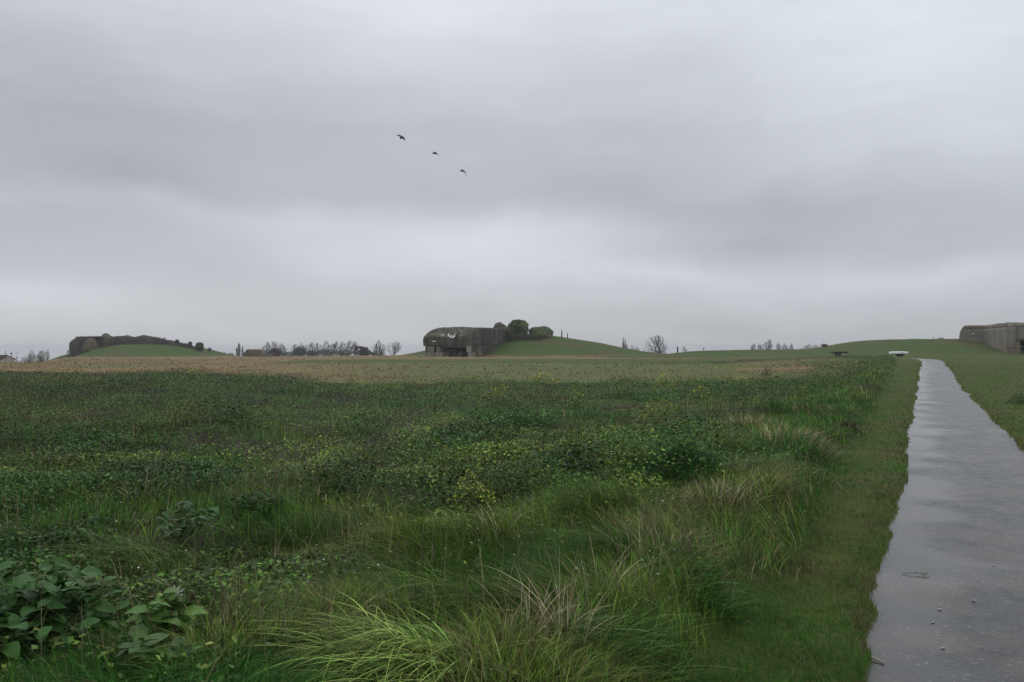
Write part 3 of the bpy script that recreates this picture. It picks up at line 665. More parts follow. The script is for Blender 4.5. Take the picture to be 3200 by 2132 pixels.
loft('rear_block', [(0, 0), (6, -.1), (6, 6), (0, 6)], [(-.5, .35, 0, 0, 0), (2.2, .12, 0, 0, 0), (3.6, 0, 0, 0, 0), (4.6, .1, 0, 0, 0), (5.3, .42, 0, 0, 0), (5.65, .68, 0, .02, 0), (5.78, .85, 0, .15, 0)], f2, m_con_r, br, seg=.3, amt=lambda V: V[:, 0] * 0 + .04, sd=2)
loft('rim_band', [(0, 0), (6, -.1), (6, .12), (0, .12)], [(5.2, .5, 0, -.03, 0), (5.76, .87, 0, -.03, 0)], f2, m_tan, br, seg=.4, amt=lambda V: V[:, 0] * 0 + .03, cap=False)
obr = [bvh_of(o) for o in br.children if o.name.startswith('rear_block')]
marks('white_paint', [[(3036, 1044, .8), (3045, 1042, 1.3)]], obr, m_white, br)

# --- left casemate with its ruined rear
DL = 200.0
def LX(px): return PX(px, DL)
bl = empty('casemate', (LX(236), DL + 3, -.6), 'rounded dark concrete casemate at the left end of the ruined wall', 'bunker', 'concrete gun casemates')
f3 = frame(np.array([LX(208.5), DL]), math.radians(14))
loft('wall', [(0, .9), (.35, .3), (1.1, 0), (4.2, 0), (5.0, .6), (5.0, 9), (0, 9)],
     [(-2, .75, 0, .3, 0), (.2, .35, 0, .15, 0), (1.6, .05, 0, .0, 0), (2.6, .0, 0, 0, 0), (3.3, .18, 0, .1, 0), (3.9, .7, .0, .3, 0), (4.35, 1.4, 0, .5, 0), (4.62, 2.0, 0, .9, 0)],
     f3, m_ruin, bl, seg=.3, amt=lambda V: V[:, 0] * 0 + .13, sd=4)
loft('roof', [(1.9, .8), (9.3, .8), (9.3, 8), (1.9, 8)], [(4.35, .0, 0, .0, 0), (4.75, -.05, 0, -.05, 0), (4.85, .3, .2, .3, .3)], f3, m_ruin, bl, seg=.3, amt=lambda V: V[:, 0] * 0 + .12, sd=6)
loft('rear_wall', [(5.0, 1.6), (9.8, 1.6), (9.8, 8), (5.0, 8)], [(-1.5, 0, 0, 0, 0), (3.5, 0, 0, 0, 0), (4.5, .1, .3, .2, 0)], f3, m_ruin, bl, seg=.35, amt=lambda V: V[:, 0] * 0 + .3, sd=7)

def rock(name, c, r, mat, parent=None, amt=.28, sub=4, fr=.55, flat=None, sd=0, label=None, cat=None, group=None):
    import bmesh
    bm = bmesh.new(); bmesh.ops.create_icosphere(bm, subdivisions=sub, radius=1); V = np.array([v.co[:] for v in bm.verts]); Fc = np.array([[v.index for v in f.verts] for f in bm.faces]); bm.free()
    if flat: V = np.sign(V) * np.abs(V) ** flat
    V = V * np.array(r); V = V + np.array(c); V = displaced(V, amt, fr, sd)
    return tag(npmesh(name, V, [Fc], mat, parent), label, cat, group)
def foliage(c, r, n, size, colr, zlow=-.3, shell=.55, seed=0):
    d = rng.normal(size=(n, 3)); d /= np.linalg.norm(d, axis=1)[:, None]; d[:, 2] = np.maximum(d[:, 2], zlow)
    rad = shell + (1 - shell) * rng.uniform(0, 1, n) ** .6; lump = .72 + .5 * n3(d * 1.0 + seed * 3.7, 2.1, seed)
    P = np.array(c) + d * np.array(r) * (rad * lump)[:, None]
    V, q_, m_ = leaves(P, size * rng.uniform(.6, 1.4, n), .8, .8); return V, q_, [], m_, jit(colr, n, .3)
GR = lambda x, y: float(height(np.array([float(x)]), np.array([float(y)]))[0])
ROCKS = [ # px, py centre, Y, rx, rz, ry, mat, label
 (1562, 1023, 168, 1.75, 1.2, 1.6, m_ochre, 'small ochre lichened concrete boulder on the roof of the centre casemate'),
 (1617, 1030, 170, 1.95, 2.1, 2.0, m_moss, 'large ivy covered dome of rubble behind the centre casemate'),
 (1690, 1048, 171, 2.5, 1.7, 2.2, m_moss, 'low mossy rubble hump right of the large ivy dome'),
 (1716, 1054, 170, .9, .9, 1, m_ochre, 'small tan boulder at the right foot of the mossy rubble')]
for px, py, Y, rx, rz, ry, mt, lab in ROCKS:
    x0, z0 = PX(px, Y), PZ(py, Y); g = GR(x0, Y)
    e = empty('rubble_boulder', (x0, Y, g), lab, 'boulder', 'concrete boulders round the centre casemate')
    low = min(z0 - rz, g - .5); cz_ = (z0 + rz + low) / 2
    rock('stone', (x0, Y, cz_), (rx, ry, z0 + rz - cz_), mt, e, 1.1 if mt is m_moss else .7, sub=5, fr=.75, sd=int(px))
    if mt is m_moss:
        v_ = foliage((x0, Y, cz_), (rx * 1.06, ry * 1.03, (z0 + rz - cz_) * 1.02), 4200, .24, (.075, .13, .035), shell=.84, seed=int(px) % 9); emit('ivy', [v_], m_leaf, '', '', e, tagit=False)
# ivy scrub along the foot of the rubble (covers the rear of the side wall)
for px, py, Y, rx, rz, n_, lab in ((1580, 1052, 165.5, 2.4, 1.9, 4200, 'dark scrub against the rear corner of the centre casemate'), (1650, 1062, 167, 3.8, 1.1, 3000, 'dark scrub along the foot of the large ivy dome'), (1500, 1109, 153.5, .5, .9, 260, 'pale yellow weed standing at the right corner of the casemate front')):
    x0 = PX(px, Y); g = GR(x0, Y); e = empty('shrub', (x0, Y, g), lab, 'shrub')
    cc = (.32, .30, .12) if n_ < 300 else (.085, .10, .05)
    emit('foliage', [foliage((x0, Y, max(PZ(py, Y), g + .2)), (rx, 1.5 if n_ > 300 else .4, rz), n_, .2, cc, zlow=-1, shell=.3, seed=int(px) % 7)], m_leaf, '', '', e, tagit=False)
    tubes('stem', [([(x0, Y, g - .3), (x0 + .1, Y, g + rz * .6)], [.06, .02])], m_bark, e, 5)

# rocks of the left ruin
for px, py, Y, rx, rz, ry, mt, lab, am in [
 (284, 1089, 198.5, 1.75, 2.35, 1.5, m_ochre, 'ochre lichened concrete slab leaning beside the rounded casemate', .6),
 (332, 1064, 201.5, 1.3, 1.7, 1.2, m_ochre, 'pale mottled concrete lump at the rear corner of the left casemate', .35),
 (553, 1067, 203, .45, .45, .5, m_ruin, 'small black lump of concrete on the sloping ruined wall', .1),
 (594, 1075, 203, .45, .55, .5, m_ruin, 'small tilted concrete lump just left of the end block', .12),
 (624, 1082, 203, .95, 1.0, .9, m_ruin, 'tilted square concrete block at the right end of the ruined wall', .12)]:
    x0, z0 = PX(px, Y), PZ(py, Y); g = GR(x0, Y); low = min(z0 - rz, g - .3 if rz > 1 else z0 - rz)
    cz_ = (z0 + rz + low) / 2
    rock('rubble_boulder', (x0, Y, cz_), (rx, ry, z0 + rz - cz_), mt, None, am, fr=.8, flat=.62 if px > 500 else .9, sd=int(px), label=lab, cat='boulder', group='concrete lumps on the left ruin')
# ruined wall: ridge following the crest of the left mound
tp = [(322, 1057), (340, 1056), (357, 1052), (372, 1051), (385, 1050), (398, 1049), (410, 1052), (425, 1054), (440, 1051), (446, 1048.5), (465, 1050), (482, 1052), (500, 1056), (520, 1061), (540, 1065), (560, 1069), (580, 1073), (598, 1078), (612, 1083), (628, 1090), (640, 1097)]
tp = np.array(tp); sx_ = np.linspace(322, 640, 260); tz = np.interp(sx_, tp[:, 0], tp[:, 1]) + 1.0 * (vnoise(sx_ / 5, sx_ * 0, 5) - .5) + .8 * (vnoise(sx_ / 2, sx_ * 0, 6) - .5)
sec = [(-1.9, -1.2), (-1.7, .15), (-1.45, .45), (-1.2, .75), (-.9, .93), (-.4, 1.0), (.3, 1.0), (1.0, .85), (1.6, .3), (1.8, -1.2)]
V = []
for px_, pz_ in zip(sx_, tz):
    Yc = 204.5; xx_ = PX(px_, Yc); zt = PZ(pz_, Yc); g = GR(xx_, Yc); hh = max(zt - g, .1)
    for (dy, k) in sec: V.append((xx_, Yc + dy * min(1, .35 + hh / 2.5), g + hh * k if k > 0 else g - .8))
V = displaced(np.array(V), .20, .9, 12); m_, n_ = len(sx_), len(sec); i, j = np.meshgrid(np.arange(m_ - 1), np.arange(n_ - 1), indexing='ij')
q = np.column_stack([(i * n_ + j).ravel(), ((i + 1) * n_ + j).ravel(), ((i + 1) * n_ + j + 1).ravel(), (i * n_ + j + 1).ravel()])
rw = npmesh('ruined_wall', V, [q], m_ruin); tag(rw, 'long broken concrete wall running along the crest of the left mound', 'wall')

# ------------------------------------------------------------------ bare trees
def tree(px, top, wpx, Y, label, depth=5, stems=1, spread=.5, up=.12, minr=.035, mat=None, name='bare_tree', group='bare winter trees on the skyline', leafcol=None, base=None, cat='tree', gl=.9, n=None):
    mat = mat or m_bark_hazed; x0 = PX(px, Y); g = GR(x0, Y) if base is None else base; H = PZ(top, Y) - g; Wd = wpx / F * Y
    if H < 1: print('LOWTREE', px, top, Y, g, H); H = 1.
    n = n or int(55 * (depth - 2)); R = Wd / 2; R_ = rng.uniform
    if spread < .25:   u = R_(.15, 1, n); prof = .5 + .5 * np.sin(np.pi * np.clip(u, 0, .97))        # column
    elif stems >= 2:   u = R_(.22, 1, n) ** .8; prof = np.minimum(1, .35 + .9 * u) * np.sqrt(np.clip(1.02 - u ** 4, .02, 1))   # fan
    else:              u = R_(.2, 1, n) ** .8; prof = np.sqrt(np.clip(1 - ((u - .5) / .52) ** 2, .03, 1))
    if stems == 2 and depth >= 7: u = R_(.12, 1, n); prof = np.sqrt(np.clip(1 - ((u - .42) / .6) ** 2, .03, 1))
    a = R_(0, 6.28, n); r = R * prof * R_(.02, 1, n) ** .55
    sk = R_(-.35, .35, 2); T_ = np.column_stack([r * np.cos(a) * (1 + sk[0] * np.cos(a)) + sk[1] * R * u, r * np.sin(a) * .8, u * H * (1 - R_(0, .22) * (np.cos(a) * np.sign(sk[0]) > 0))]); T_ = T_[np.argsort(np.linalg.norm(T_, axis=1))]; T_ = T_[~np.isnan(T_).any(1)]
    th = H * (.12 if stems == 1 or depth >= 7 else .05); nodes = [np.array([0, 0, -.4]), np.array([0, 0, th * .5]), np.array([R_(-.1, .1), 0, th])]; par = [-1, 0, 1]; pl = [0, th * .5, th]; br = [([0, 1, 2])]
    for t in T_:
        A = np.array(nodes); d = np.linalg.norm(A - t, axis=1); hz = np.clip(A[:, 2] - t[2] + .05 * H, 0, None)
        c = d + .62 * np.array(pl) + 2.5 * hz; c[0] += 1e3; k = int(np.argmin(c)); p0 = nodes[k]; ns = max(2, int(d[k] / (H * .07))); ids = [k]
        bow = np.array([(t[0] - p0[0]) * .12, (t[1] - p0[1]) * .12, -.03 * d[k]])
        for s in range(1, ns + 1):
            f = s / ns; q = p0 + (t - p0) * f + bow * math.sin(math.pi * f) + rng.normal(0, .016 * H, 3) * (s < ns)
            nodes.append(q); par.append(ids[-1]); pl.append(pl[ids[-1]] + np.linalg.norm(q - nodes[ids[-1]])); ids.append(len(nodes) - 1)
        br.append(ids)
    cnt = np.zeros(len(nodes))
    for ids in br[1:]: cnt[ids[-1]] += 1
    for k in range(len(nodes) - 1, 0, -1): cnt[par[k]] += cnt[k]
    rad = minr * np.maximum(cnt, 1) ** .42; rad[0] = rad[1] * 1.3
    off = np.array([x0, Y, g]); e = empty(name, (x0, Y, g), label, cat, group); A = np.array(nodes) + off
    tubes('trunk', [(A[br[0]], rad[br[0]])], mat, e, 6)
    def rr_(ids): q = rad[ids].copy(); q[0] = min(q[0], q[1] * 1.1); return q
    tubes('crown', [(A[ids], rr_(ids)) for ids in br[1:]], mat, e, 3)
    if leafcol is not None:
        m = int(len(T_) * gl * 5); pts = T_[rng.integers(0, len(T_), m)] + off + rng.normal(0, Wd * .05, (m, 3))
        v_, q_, mm = leaves(pts, np.full(m, max(.14, Y * .0008)), .8, .8); emit('leaves', [(v_, q_, [], mm, jit(leafcol, m, .25))], m_leaf, '', '', e, tagit=False)
    return e
def bush(px, top, wpx, Y, label, colr, n=900, size=.3, twigs=0, name='shrub', group=None, hpx=None, lift=0):
    x0 = PX(px, Y); g = GR(x0, Y); zt = PZ(top, Y); Wd = wpx / F * Y; e = empty(name, (x0, Y, g), label, 'shrub', group)
    H = max(zt - g, .6); cz_ = g + H * .5 if not lift else zt - lift / 2
    rz = H * .55 if not lift else lift / 2
    emit('foliage', [foliage((x0, Y, cz_), (Wd / 2, Wd * .3, rz), n, size, tuple(v * 1.5 for v in colr), zlow=-1, shell=.35, seed=int(px) % 11)], m_leaf, '', '', e, tagit=False)
    tubes('stem', [([(x0, Y, g - .3), (x0 + .1, Y, cz_)], [.12, .05])], m_bark_hazed, e, 5)
    return e
TL = [ # px, top, width, Y, stems, depth, spread, label
 (93, 1093, 34, 300, 4, 4, .5, 'pale bare bush at the far left, nearer the stone house than any other'),
 (748, 1070, 9, 300, 1, 5, .16, 'narrow upright tree just left of the square brown bunker'),
 (741, 1086, 8, 300, 1, 4, .2, 'short narrow tree at the left foot of the tall narrow one'),
 (759, 1082, 8, 300, 1, 4, .2, 'short narrow tree touching the left edge of the square brown bunker'),
 (832, 1067, 24, 270, 2, 5, .5, 'spindly tree with knobbly branches right of the square brown bunker'),
 (852, 1066, 34, 280, 2, 5, .55, 'bare tree with one thick limb slanting up to the right'),
 (885, 1072, 28, 280, 2, 5, .35, 'thin bare tree between the slanting limb and the dark evergreen'),
 (918, 1074, 24, 300, 2, 5, .4, 'thin bare tree rising over the left flank of the dark evergreen'),
 (950, 1072, 30, 300, 3, 5, .35, 'bare tree just behind the right flank of the dark evergreen'),
 (975, 1069, 30, 290, 2, 5, .45, 'bare forked tree, first of the row right of the evergreen'),
 (997, 1071, 26, 300, 3, 5, .35, 'bare tree, second of the row right of the evergreen'),
 (1017, 1064, 26, 290, 2, 5, .35, 'tall bare tree, third of the row right of the evergreen'),
 (1040, 1073, 26, 300, 3, 5, .4, 'low bare tree, fourth of the row right of the evergreen'),
 (1050, 1066, 18, 290, 1, 5, .3, 'slim bare tree in the middle of the hedge row'),
 (1068, 1067, 26, 285, 3, 5, .35, 'bare tree left of the densest crown in the hedge row'),
 (1088, 1063, 36, 285, 4, 5, .4, 'dense bare tree, widest crown of the hedge row'),
 (1108, 1066, 26, 290, 2, 5, .4, 'bare tree behind the left end of the tilted dark slab'),
 (1172, 1073, 16, 280, 2, 4, .35, 'small bare tree right of the tilted dark slab'),
 (1192, 1062, 32, 270, 5, 5, .28, 'tall many stemmed bare tree left of the centre casemate'),
 (1230, 1066, 44, 270, 3, 5, .5, 'spreading bare tree nearest the centre casemate on its left'),
 (1948, 1056, 7, 380, 1, 5, .12, 'tall narrow tree on the right slope of the centre mound'),
 (1955, 1062, 7, 380, 1, 4, .15, 'shorter narrow tree touching the right side of the tall narrow one'),
 (2060, 1047, 76, 250, 2, 7, .5, 'large round crowned bare tree standing alone on the horizon'),
 (2140, 1081, 16, 230, 2, 3, .5, 'leafless sapling right of the thick black post'),
 (2355, 1073, 18, 420, 2, 5, .5, 'small bare tree, leftmost of the far right group'),
 (2372, 1074, 18, 420, 2, 5, .5, 'small bare tree, second from left in the far right group'),
 (2397, 1061, 32, 400, 2, 6, .4, 'tallest tree of the far right group'),
 (2431, 1070, 17, 430, 1, 5, .5, 'round bare tree just right of the tallest of its group'),
 (2453, 1072, 19, 430, 2, 5, .45, 'round bare tree, second right of the tallest of its group'),
 (2471, 1072, 13, 430, 1, 5, .4, 'slim bare tree at the right end of its group'),
 (2517, 1073, 40, 400, 6, 5, .45, 'wide domed bare thicket tree left of the dark bank shrub')]
for px, top, wp, Y, stn, dp, spd, lab in TL:
    kw = {}
    if spd < .25: kw = dict(leafcol=(.09, .095, .07))
    if px == 2060: kw = dict(n=420, minr=.032)
    if px == 93: kw = dict(leafcol=(.13, .15, .13), gl=.4)
    mt = m_bark if px in (852, 832, 2060) else None
    kw.setdefault('minr', .035 if Y < 320 else .055); tree(px, top, wp * (1.45 if 800 < px < 1300 or px > 2300 else 1), Y, lab, dp, stn, spd, mat=mt, **kw)
SH = [ # px, top, width, Y, colour, n, size, label
 (130, 1095, 30, 215, (.10, .11, .06), 900, .22, 'mottled pale green bush on the left edge of the left mound'),
 (149, 1093, 12, 214, (.075, .085, .04), 300, .22, 'small dark bush at the left foot of the left mound'),
 (110, 1108, 60, 216, (.10, .105, .06), 900, .22, 'low straggly scrub in front of the far left bushes'),
 (75, 1112, 24, 320, (.12, .13, .125), 300, .35, 'faint grey bush between the stone house and the far left bushes'),
 (52, 1112.5, 9, 320, (.10, .11, .11), 150, .3, 'tiny dark bush under the thin aerial pole'),
 (215, 1094, 14, 198.5, (.11, .12, .065), 350, .16, 'tall weed at the left foot of the rounded casemate'),
 (228, 1110, 34, 198, (.075, .085, .05), 500, .16, 'low weeds in front of the rounded casemate'),
 (331, 1046, 20, 200.5, (.34, .31, .18), 520, .15, 'pale yellow shrub on top of the left casemate'),
 (280, 1059, 16, 198, (.20, .20, .07), 240, .14, 'yellow green tuft on top of the ochre slab'),
 (700, 1100, 20, 300, (.12, .12, .11), 260, .3, 'pale low bush with a dark tip left of the narrow trees'),
 (722, 1103, 22, 300, (.13, .115, .10), 400, .3, 'rounded pinkish grey bush left of the narrow trees'),
 (855, 1098, 60, 275, (.05, .06, .045), 1300, .3, 'dark low bush under the spindly knobbly trees'),
 (936, 1084, 44, 285, (.045, .06, .045), 2400, .3, 'dark conical evergreen bush in the hedge row'),
 (905, 1099, 60, 284, (.085, .09, .075), 1300, .3, 'grey green bush at the left foot of the evergreen'),
 (975, 1095, 50, 284, (.06, .07, .055), 1600, .3, 'dark bush at the right foot of the evergreen'),
 (1020, 1092, 60, 280, (.08, .085, .065), 1700, .3, 'dense undergrowth below the middle of the hedge row'),
 (1075, 1094, 60, 278, (.075, .08, .065), 1700, .3, 'dense undergrowth below the widest crown'),
 (1135, 1091, 60, 268, (.055, .065, .05), 1700, .3, 'dark bush below the tilted dark slab'),
 (1180, 1098, 50, 262, (.07, .075, .055), 900, .3, 'low bush between the tilted slab and the many stemmed tree'),
 (1960, 1077, 10, 380, (.11, .11, .11), 200, .35, 'faint bush right of the narrow trees on the slope'),
 (1975, 1080, 14, 360, (.055, .06, .055), 420, .3, 'dark end of the small hedge below the narrow trees'),
 (1990, 1084, 24, 360, (.06, .065, .06), 500, .3, 'long low dark bush on the slope left of the lone round tree'),
 (2013, 1088, 6, 360, (.05, .05, .05), 100, .3, 'tiny dark bush left of the lone round tree'),
 (2550, 1077, 28, 395, (.085, .09, .065), 900, .35, 'dark rounded bush right of the domed thicket'),
 (2575, 1085, 26, 165, (.06, .085, .03), 500, .16, 'low green shrub on the bank left of the dark bench'),
 (2940, 1056, 27, 175, (.06, .065, .06), 500, .2, 'low dark bush on top of the right mound'),
]
for px, top, wp, Y, cc, n, s, lab in SH:
    bush(px, top, wp, Y, lab, cc, n, s, lift=1.7 if px in (331, 280) else 0, group='shrubs along the skyline')
for px, top, Y, wp, lab in ((512, 1054, 203, 22, 'bare straggly bush growing on the sloping ruined wall'), (655, 1092, 206, 20, 'pale twiggy bush right of the tilted concrete block')):
    tree(px, top, wp, Y, lab, 4, 3, .5, minr=.03, name='bare_bush', group=None, base=GR(PX(px, Y), Y), cat='bush')

# ------------------------------------------------------------------ small built things on the skyline
def simple_f(x0, y0, rz=0): return frame(np.array([x0, y0]), rz)
# square brown bunker
x0, x1, Y = PX(757, 235), PX(822, 235), 235.; g = GR((x0 + x1) / 2, Y)
loft_o = empty('bunker', ((x0 + x1) / 2, Y, g), 'small square brown overgrown bunker on the skyline left of centre', 'bunker')
zt = PZ(1092, Y)
loft('wall', [(0, 0), (x1 - x0, 0), (x1 - x0, 5), (0, 5)], [(g - 1, 0, -.2, 0, 0), (g + .8, .1, .1, .1, 0), (zt - .8, .6, .6, .3, .2), (zt - .15, 1.0, 1.2, .6, .4), (zt, 1.5, 1.6, 1.0, .8)], simple_f(x0, Y), m_ochre, loft_o, seg=.3, amt=lambda V: V[:, 0] * 0 + .2, sd=3)
# tilted dark slab and humped slab in the hedge
for (pts, Y, lab) in (([(1109, 1088), (1116, 1082), (1128, 1083), (1138, 1086), (1146, 1093), (1158, 1101), (1172, 1106)], 266, 'tilted dark slab of broken concrete roof at the right end of the hedge'),
                      ([(838, 1098), (845, 1091), (852, 1088), (862, 1088), (870, 1092), (874, 1098)], 268, 'humped dark slab of broken concrete among the knobbly trees')):
    V = []; n_ = 0
    for k in np.linspace(0, len(pts) - 1, 40):
        a = np.interp(k, range(len(pts)), [p_[0] for p_ in pts]); b = np.interp(k, range(len(pts)), [p_[1] for p_ in pts]); xx_ = PX(a, Y); zz_ = PZ(b, Y)
        for dy, dz in ((0, -.75), (-.1, -.1), (.3, 0), (3, .1), (3.2, -.7)): V.append((xx_, Y + dy, zz_ + dz))
    V = displaced(np.array(V), .18, .8, 5); i, j = np.meshgrid(np.arange(39), np.arange(5), indexing='ij'); j2 = (j + 1) % 5
    q = np.column_stack([(i * 5 + j).ravel(), ((i + 1) * 5 + j).ravel(), ((i + 1) * 5 + j2).ravel(), (i * 5 + j2).ravel()])
    caps = np.array([[0, 1, 2, 3, 4], [199, 198, 197, 196, 195]])
    e = empty('broken_slab', (PX(pts[2][0], Y), Y, GR(PX(pts[2][0], Y), Y)), lab, 'slab', 'tilted concrete slabs on the skyline')
    npmesh('slab', V, [q, caps], m_ruin, e)
    gx = PX(pts[2][0] + 8, Y); gg = GR(gx, Y); boxes('prop', [(-1.2, 1.2, 0, 1.6, gg - .5 , PZ(pts[2][1], Y) - .3)], simple_f(gx, Y + .8), m_ruin, e, .1)
# stone house at the left edge
Y = 240.; xg0, xg1, xa = PX(3, Y), PX(45, Y), PX(21, Y); gz = GR(PX(20, Y), Y)
hs = empty('stone_house', (xa, Y, gz), 'low pale stone gabled house with dark roof at the left edge', 'house')
ez = PZ(1123, Y); az_ = PZ(1111.5, Y); e0 = ez; 
V = [(xg0, Y, gz - 1), (xg1, Y, gz - 1), (xg1, Y, ez), (xa, Y, az_), (xg0, Y, ez), (xg0 - 7, Y + 4, gz - 1), (xg1 - 7, Y + 4, gz - 1), (xg1 - 7, Y + 4, ez), (xa - 7, Y + 4, az_), (xg0 - 7, Y + 4, ez)]
npmesh('wall', V, [np.array([[0, 1, 2, 3, 4], [9, 8, 7, 6, 5]]), np.array([[0, 4, 9, 5], [1, 6, 7, 2]])], flat_mat('pale_rubble_stone', (.42, .38, .32), .9, .1, 3, .45), hs)
def slab(a, b, th=.22, ov=.4):
    a, b = np.array(a, float), np.array(b, float); dv = np.array([-7, 4, 0]) * 1.08; st_ = -np.array([-7, 4, 0]) * .04; up_ = np.array([0, 0, th]); o_ = (b - a) / np.linalg.norm(b - a) * ov
    P = [a + st_, b + o_ + st_, b + o_ + st_ + dv, a + st_ + dv]; return [p_ + np.array([0, 0, .02]) for p_ in P] + [p_ + up_ for p_ in P]
bf = np.array([[3, 2, 1, 0], [4, 5, 6, 7], [0, 1, 5, 4], [1, 2, 6, 5], [2, 3, 7, 6], [3, 0, 4, 7]])
m_roof = flat_mat('dark_roof_tiles', (.05, .045, .042), .8, .2, 5, .3)
V1 = slab((xa, Y, az_), (xg1, Y, ez)); V2 = slab((xa, Y, az_), (xg0, Y, ez)); npmesh('roof', np.array(V1 + V2), [np.vstack([bf, bf + 8])], m_roof, hs)
# posts
def post(px, top, Y, wpx, lab, mat=m_post, head=None, cross=None, name='post', group='posts on the skyline', hcol=None):
    x0 = PX(px, Y); g = GR(x0, Y); zt = PZ(top, Y); r = wpx / F * Y / 2; e = empty(name, (x0, Y, g), lab, 'post', group)
    zs = np.linspace(g - .4, zt, 6); tubes('shaft', [([(x0 + .02 * math.sin(k * 2.), Y, z_) for k, z_ in enumerate(zs)], [r, r, r * .97, r, r * .95, r * .85])], mat, e, 8)
    if head: rock('head', (x0, Y, zt - head * .2), (head, head * .8, head * .75), mat, e, .04, 2, 2.0)
    if cross: tubes('crossbar', [([(x0 - cross, Y, zt - .1), (x0 + cross, Y, zt + .1)], r * .8)], mat, e, 5)
post(17.5, 1096, 236, 1.9, 'thin dark pole standing beside the stone house roof'); post(53, 1103, 300, .8, 'thin aerial pole with a crossbar near the stone house', cross=.6)
post(35.5, 1104, 250, 1.8, 'small post with a ragged dark head right of the stone house', head=.35)
post(1755.5, 1033, 172, 3.6, 'thick dark post on the mound, left one of the pair'); post(1773.5, 1040, 173, 2.6, 'thinner dark post on the mound, right one of the pair')
post(2117.5, 1085, 170, 4.6, 'thick black round topped post right of the lone round tree', head=.16)
post(2199, 1089, 160, 1.8, 'low post with a round black head on the green bank', head=.18)
post(2917.5, 1056, 172, 1.6, 'small post on top of the right mound beside the dark bush', head=.12)

# benches / slabs on supports by the path
def bench(px0, px1, top, bot, ground, Y, lab, mt, leg_mt, leg, rz=0, weather=False):
    xa_, xb_ = PX(px0, Y), PX(px1, Y); g = GR((xa_ + xb_) / 2, Y); zt = PZ(top, Y); zb = PZ(bot, Y)
    e = empty('bench', ((xa_ + xb_) / 2, Y, g), lab, 'bench', 'slab benches left of the path end')
    f = simple_f(xa_, Y, rz); w_ = xb_ - xa_
    loft('seat', [(0, 0), (w_, 0), (w_, .75), (0, .75)], [(zb, .03, 0, 0, 0), (zb + .04, 0, 0, -.02, 0), (zt - .04, 0.05, 0, -.02, 0), (zt, .09, .04, .03, .03)], f, mt, e, seg=.12, amt=lambda V: V[:, 0] * 0 + (.012 if weather else .002))
    l0, l1 = leg; loft('support', [(0, 0), (PX(l1, Y) - PX(l0, Y), 0), (PX(l1, Y) - PX(l0, Y), .5), (0, .5)], [(g - .3, .12, .12, 0, 0), (zb - .25, .06, .06, 0, 0), (zb - .004, -.05, -.05, 0, 0)], simple_f(PX(l0, Y), Y + .12), leg_mt, e, seg=.15, amt=lambda V: V[:, 0] * 0 + .01, cap=False)
    return e
bench(2602.5, 2651, 1099.6, 1103.6, 1112, 108, 'dark slab bench on one central block left of the path end', m_post, m_metal, (2613, 2630))
wb = bench(2786, 2838.5, 1099.2, 1106, 1112, 96, 'bright white slab bench on a dark block beside the path end', flat_mat('chalky_white', (.86, .86, .84), .5, .3, 8, .06), m_post, (2808, 2826), weather=True)
obw = [bvh_of([o for o in wb.children if o.name.startswith('seat')][0])]
marks('dark_stain', [[(2816, 1103, .7), (2820, 1101, .6)], [(2819, 1101, .5), (2823, 1103, .5)]], obw, m_post, wb)

# ------------------------------------------------------------------ birds
def bird(px, py, Y, rot, wings, label, sc=1.0):
    """rot: roll in the picture plane, pitch towards the viewer, heading (degrees); wings: (shoulder, wrist) angles of each wing, arm scale"""
    c = np.array([PX(px, Y), Y, PZ(py, Y)]); V, Q = [], []; n = 8
    prof = [(-.27, .012, .004), (-.22, .05, .012), (-.14, .03, .022), (-.06, .052, .048), (.04, .062, .058), (.11, .048, .046), (.15, .034, .034), (.19, .036, .036), (.225, .02, .02), (.27, .004, .004)]
    for (t, w_, h_) in prof:
        for k in range(n): V.append((w_ * math.cos(2 * math.pi * k / n), t, h_ * math.sin(2 * math.pi * k / n)))
    for i in range(len(prof) - 1):
        for k in range(n): Q.append((i * n + k, i * n + (k + 1) % n, (i + 1) * n + (k + 1) % n, (i + 1) * n + k))
    for s_, (a1, a2, ln) in ((-1, wings[0]), (1, wings[1])):
        st0 = len(V); K = 8; x_, z_ = .02, .02
        for i in range(K + 1):
            u = i / K; a = math.radians(a1 + (a2 - a1) * sstep(.25, .65, u)); dl = .42 * ln / K
            if i: x_ += math.cos(a) * dl; z_ += math.sin(a) * dl
            ch = .27 * (1 - u ** 2.2) + .03; sw = .05 * math.sin(u * 3.14) - .14 * u * u
            for (dy, dz) in ((ch * .45 + sw, 0), (ch * .1 + sw, .012), (-ch * .55 + sw, 0), (ch * .1 + sw, -.010)): V.append((s_ * x_, dy, z_ + dz))
        for i in range(K):
            for k in range(4):
                a = st0 + i * 4 + k; b = st0 + i * 4 + (k + 1) % 4; Q.append((a, b, b + 4, a + 4) if s_ > 0 else (b, a, a + 4, b + 4))
        e0 = st0 + K * 4; Q.append((e0, e0 + 1, e0 + 2, e0 + 3))
    roll, pitch, head = (math.radians(v) for v in rot)
    Rm = Matrix.Rotation(roll, 3, 'Y') @ Matrix.Rotation(pitch, 3, 'X') @ Matrix.Rotation(head, 3, 'Z')
    V = np.array(V, float) * sc @ np.array(Rm).T + c
    return tag(npmesh('bird', V, [np.array(Q)], flat_mat('black_feathers', (.012, .012, .013), .6, .3), smooth=True), label, 'bird', 'black birds crossing the sky')
bird(1255, 430, 58, (30, 28, 8), ((8, 2, .55), (-6, -10, .5)), 'uppermost black bird, body tilted down to the right, wings nearly straight', 1.55)
bird(1360, 479, 62, (12, 25, 20), ((-12, -35, .38), (-8, -42, .48)), 'middle black bird of the three, wings short and drooping', 1.6)
bird(1445, 534, 60, (28, 22, 10), ((-25, -60, .48), (-12, -38, .72)), 'lowest black bird, both wings arched downward', 1.55)
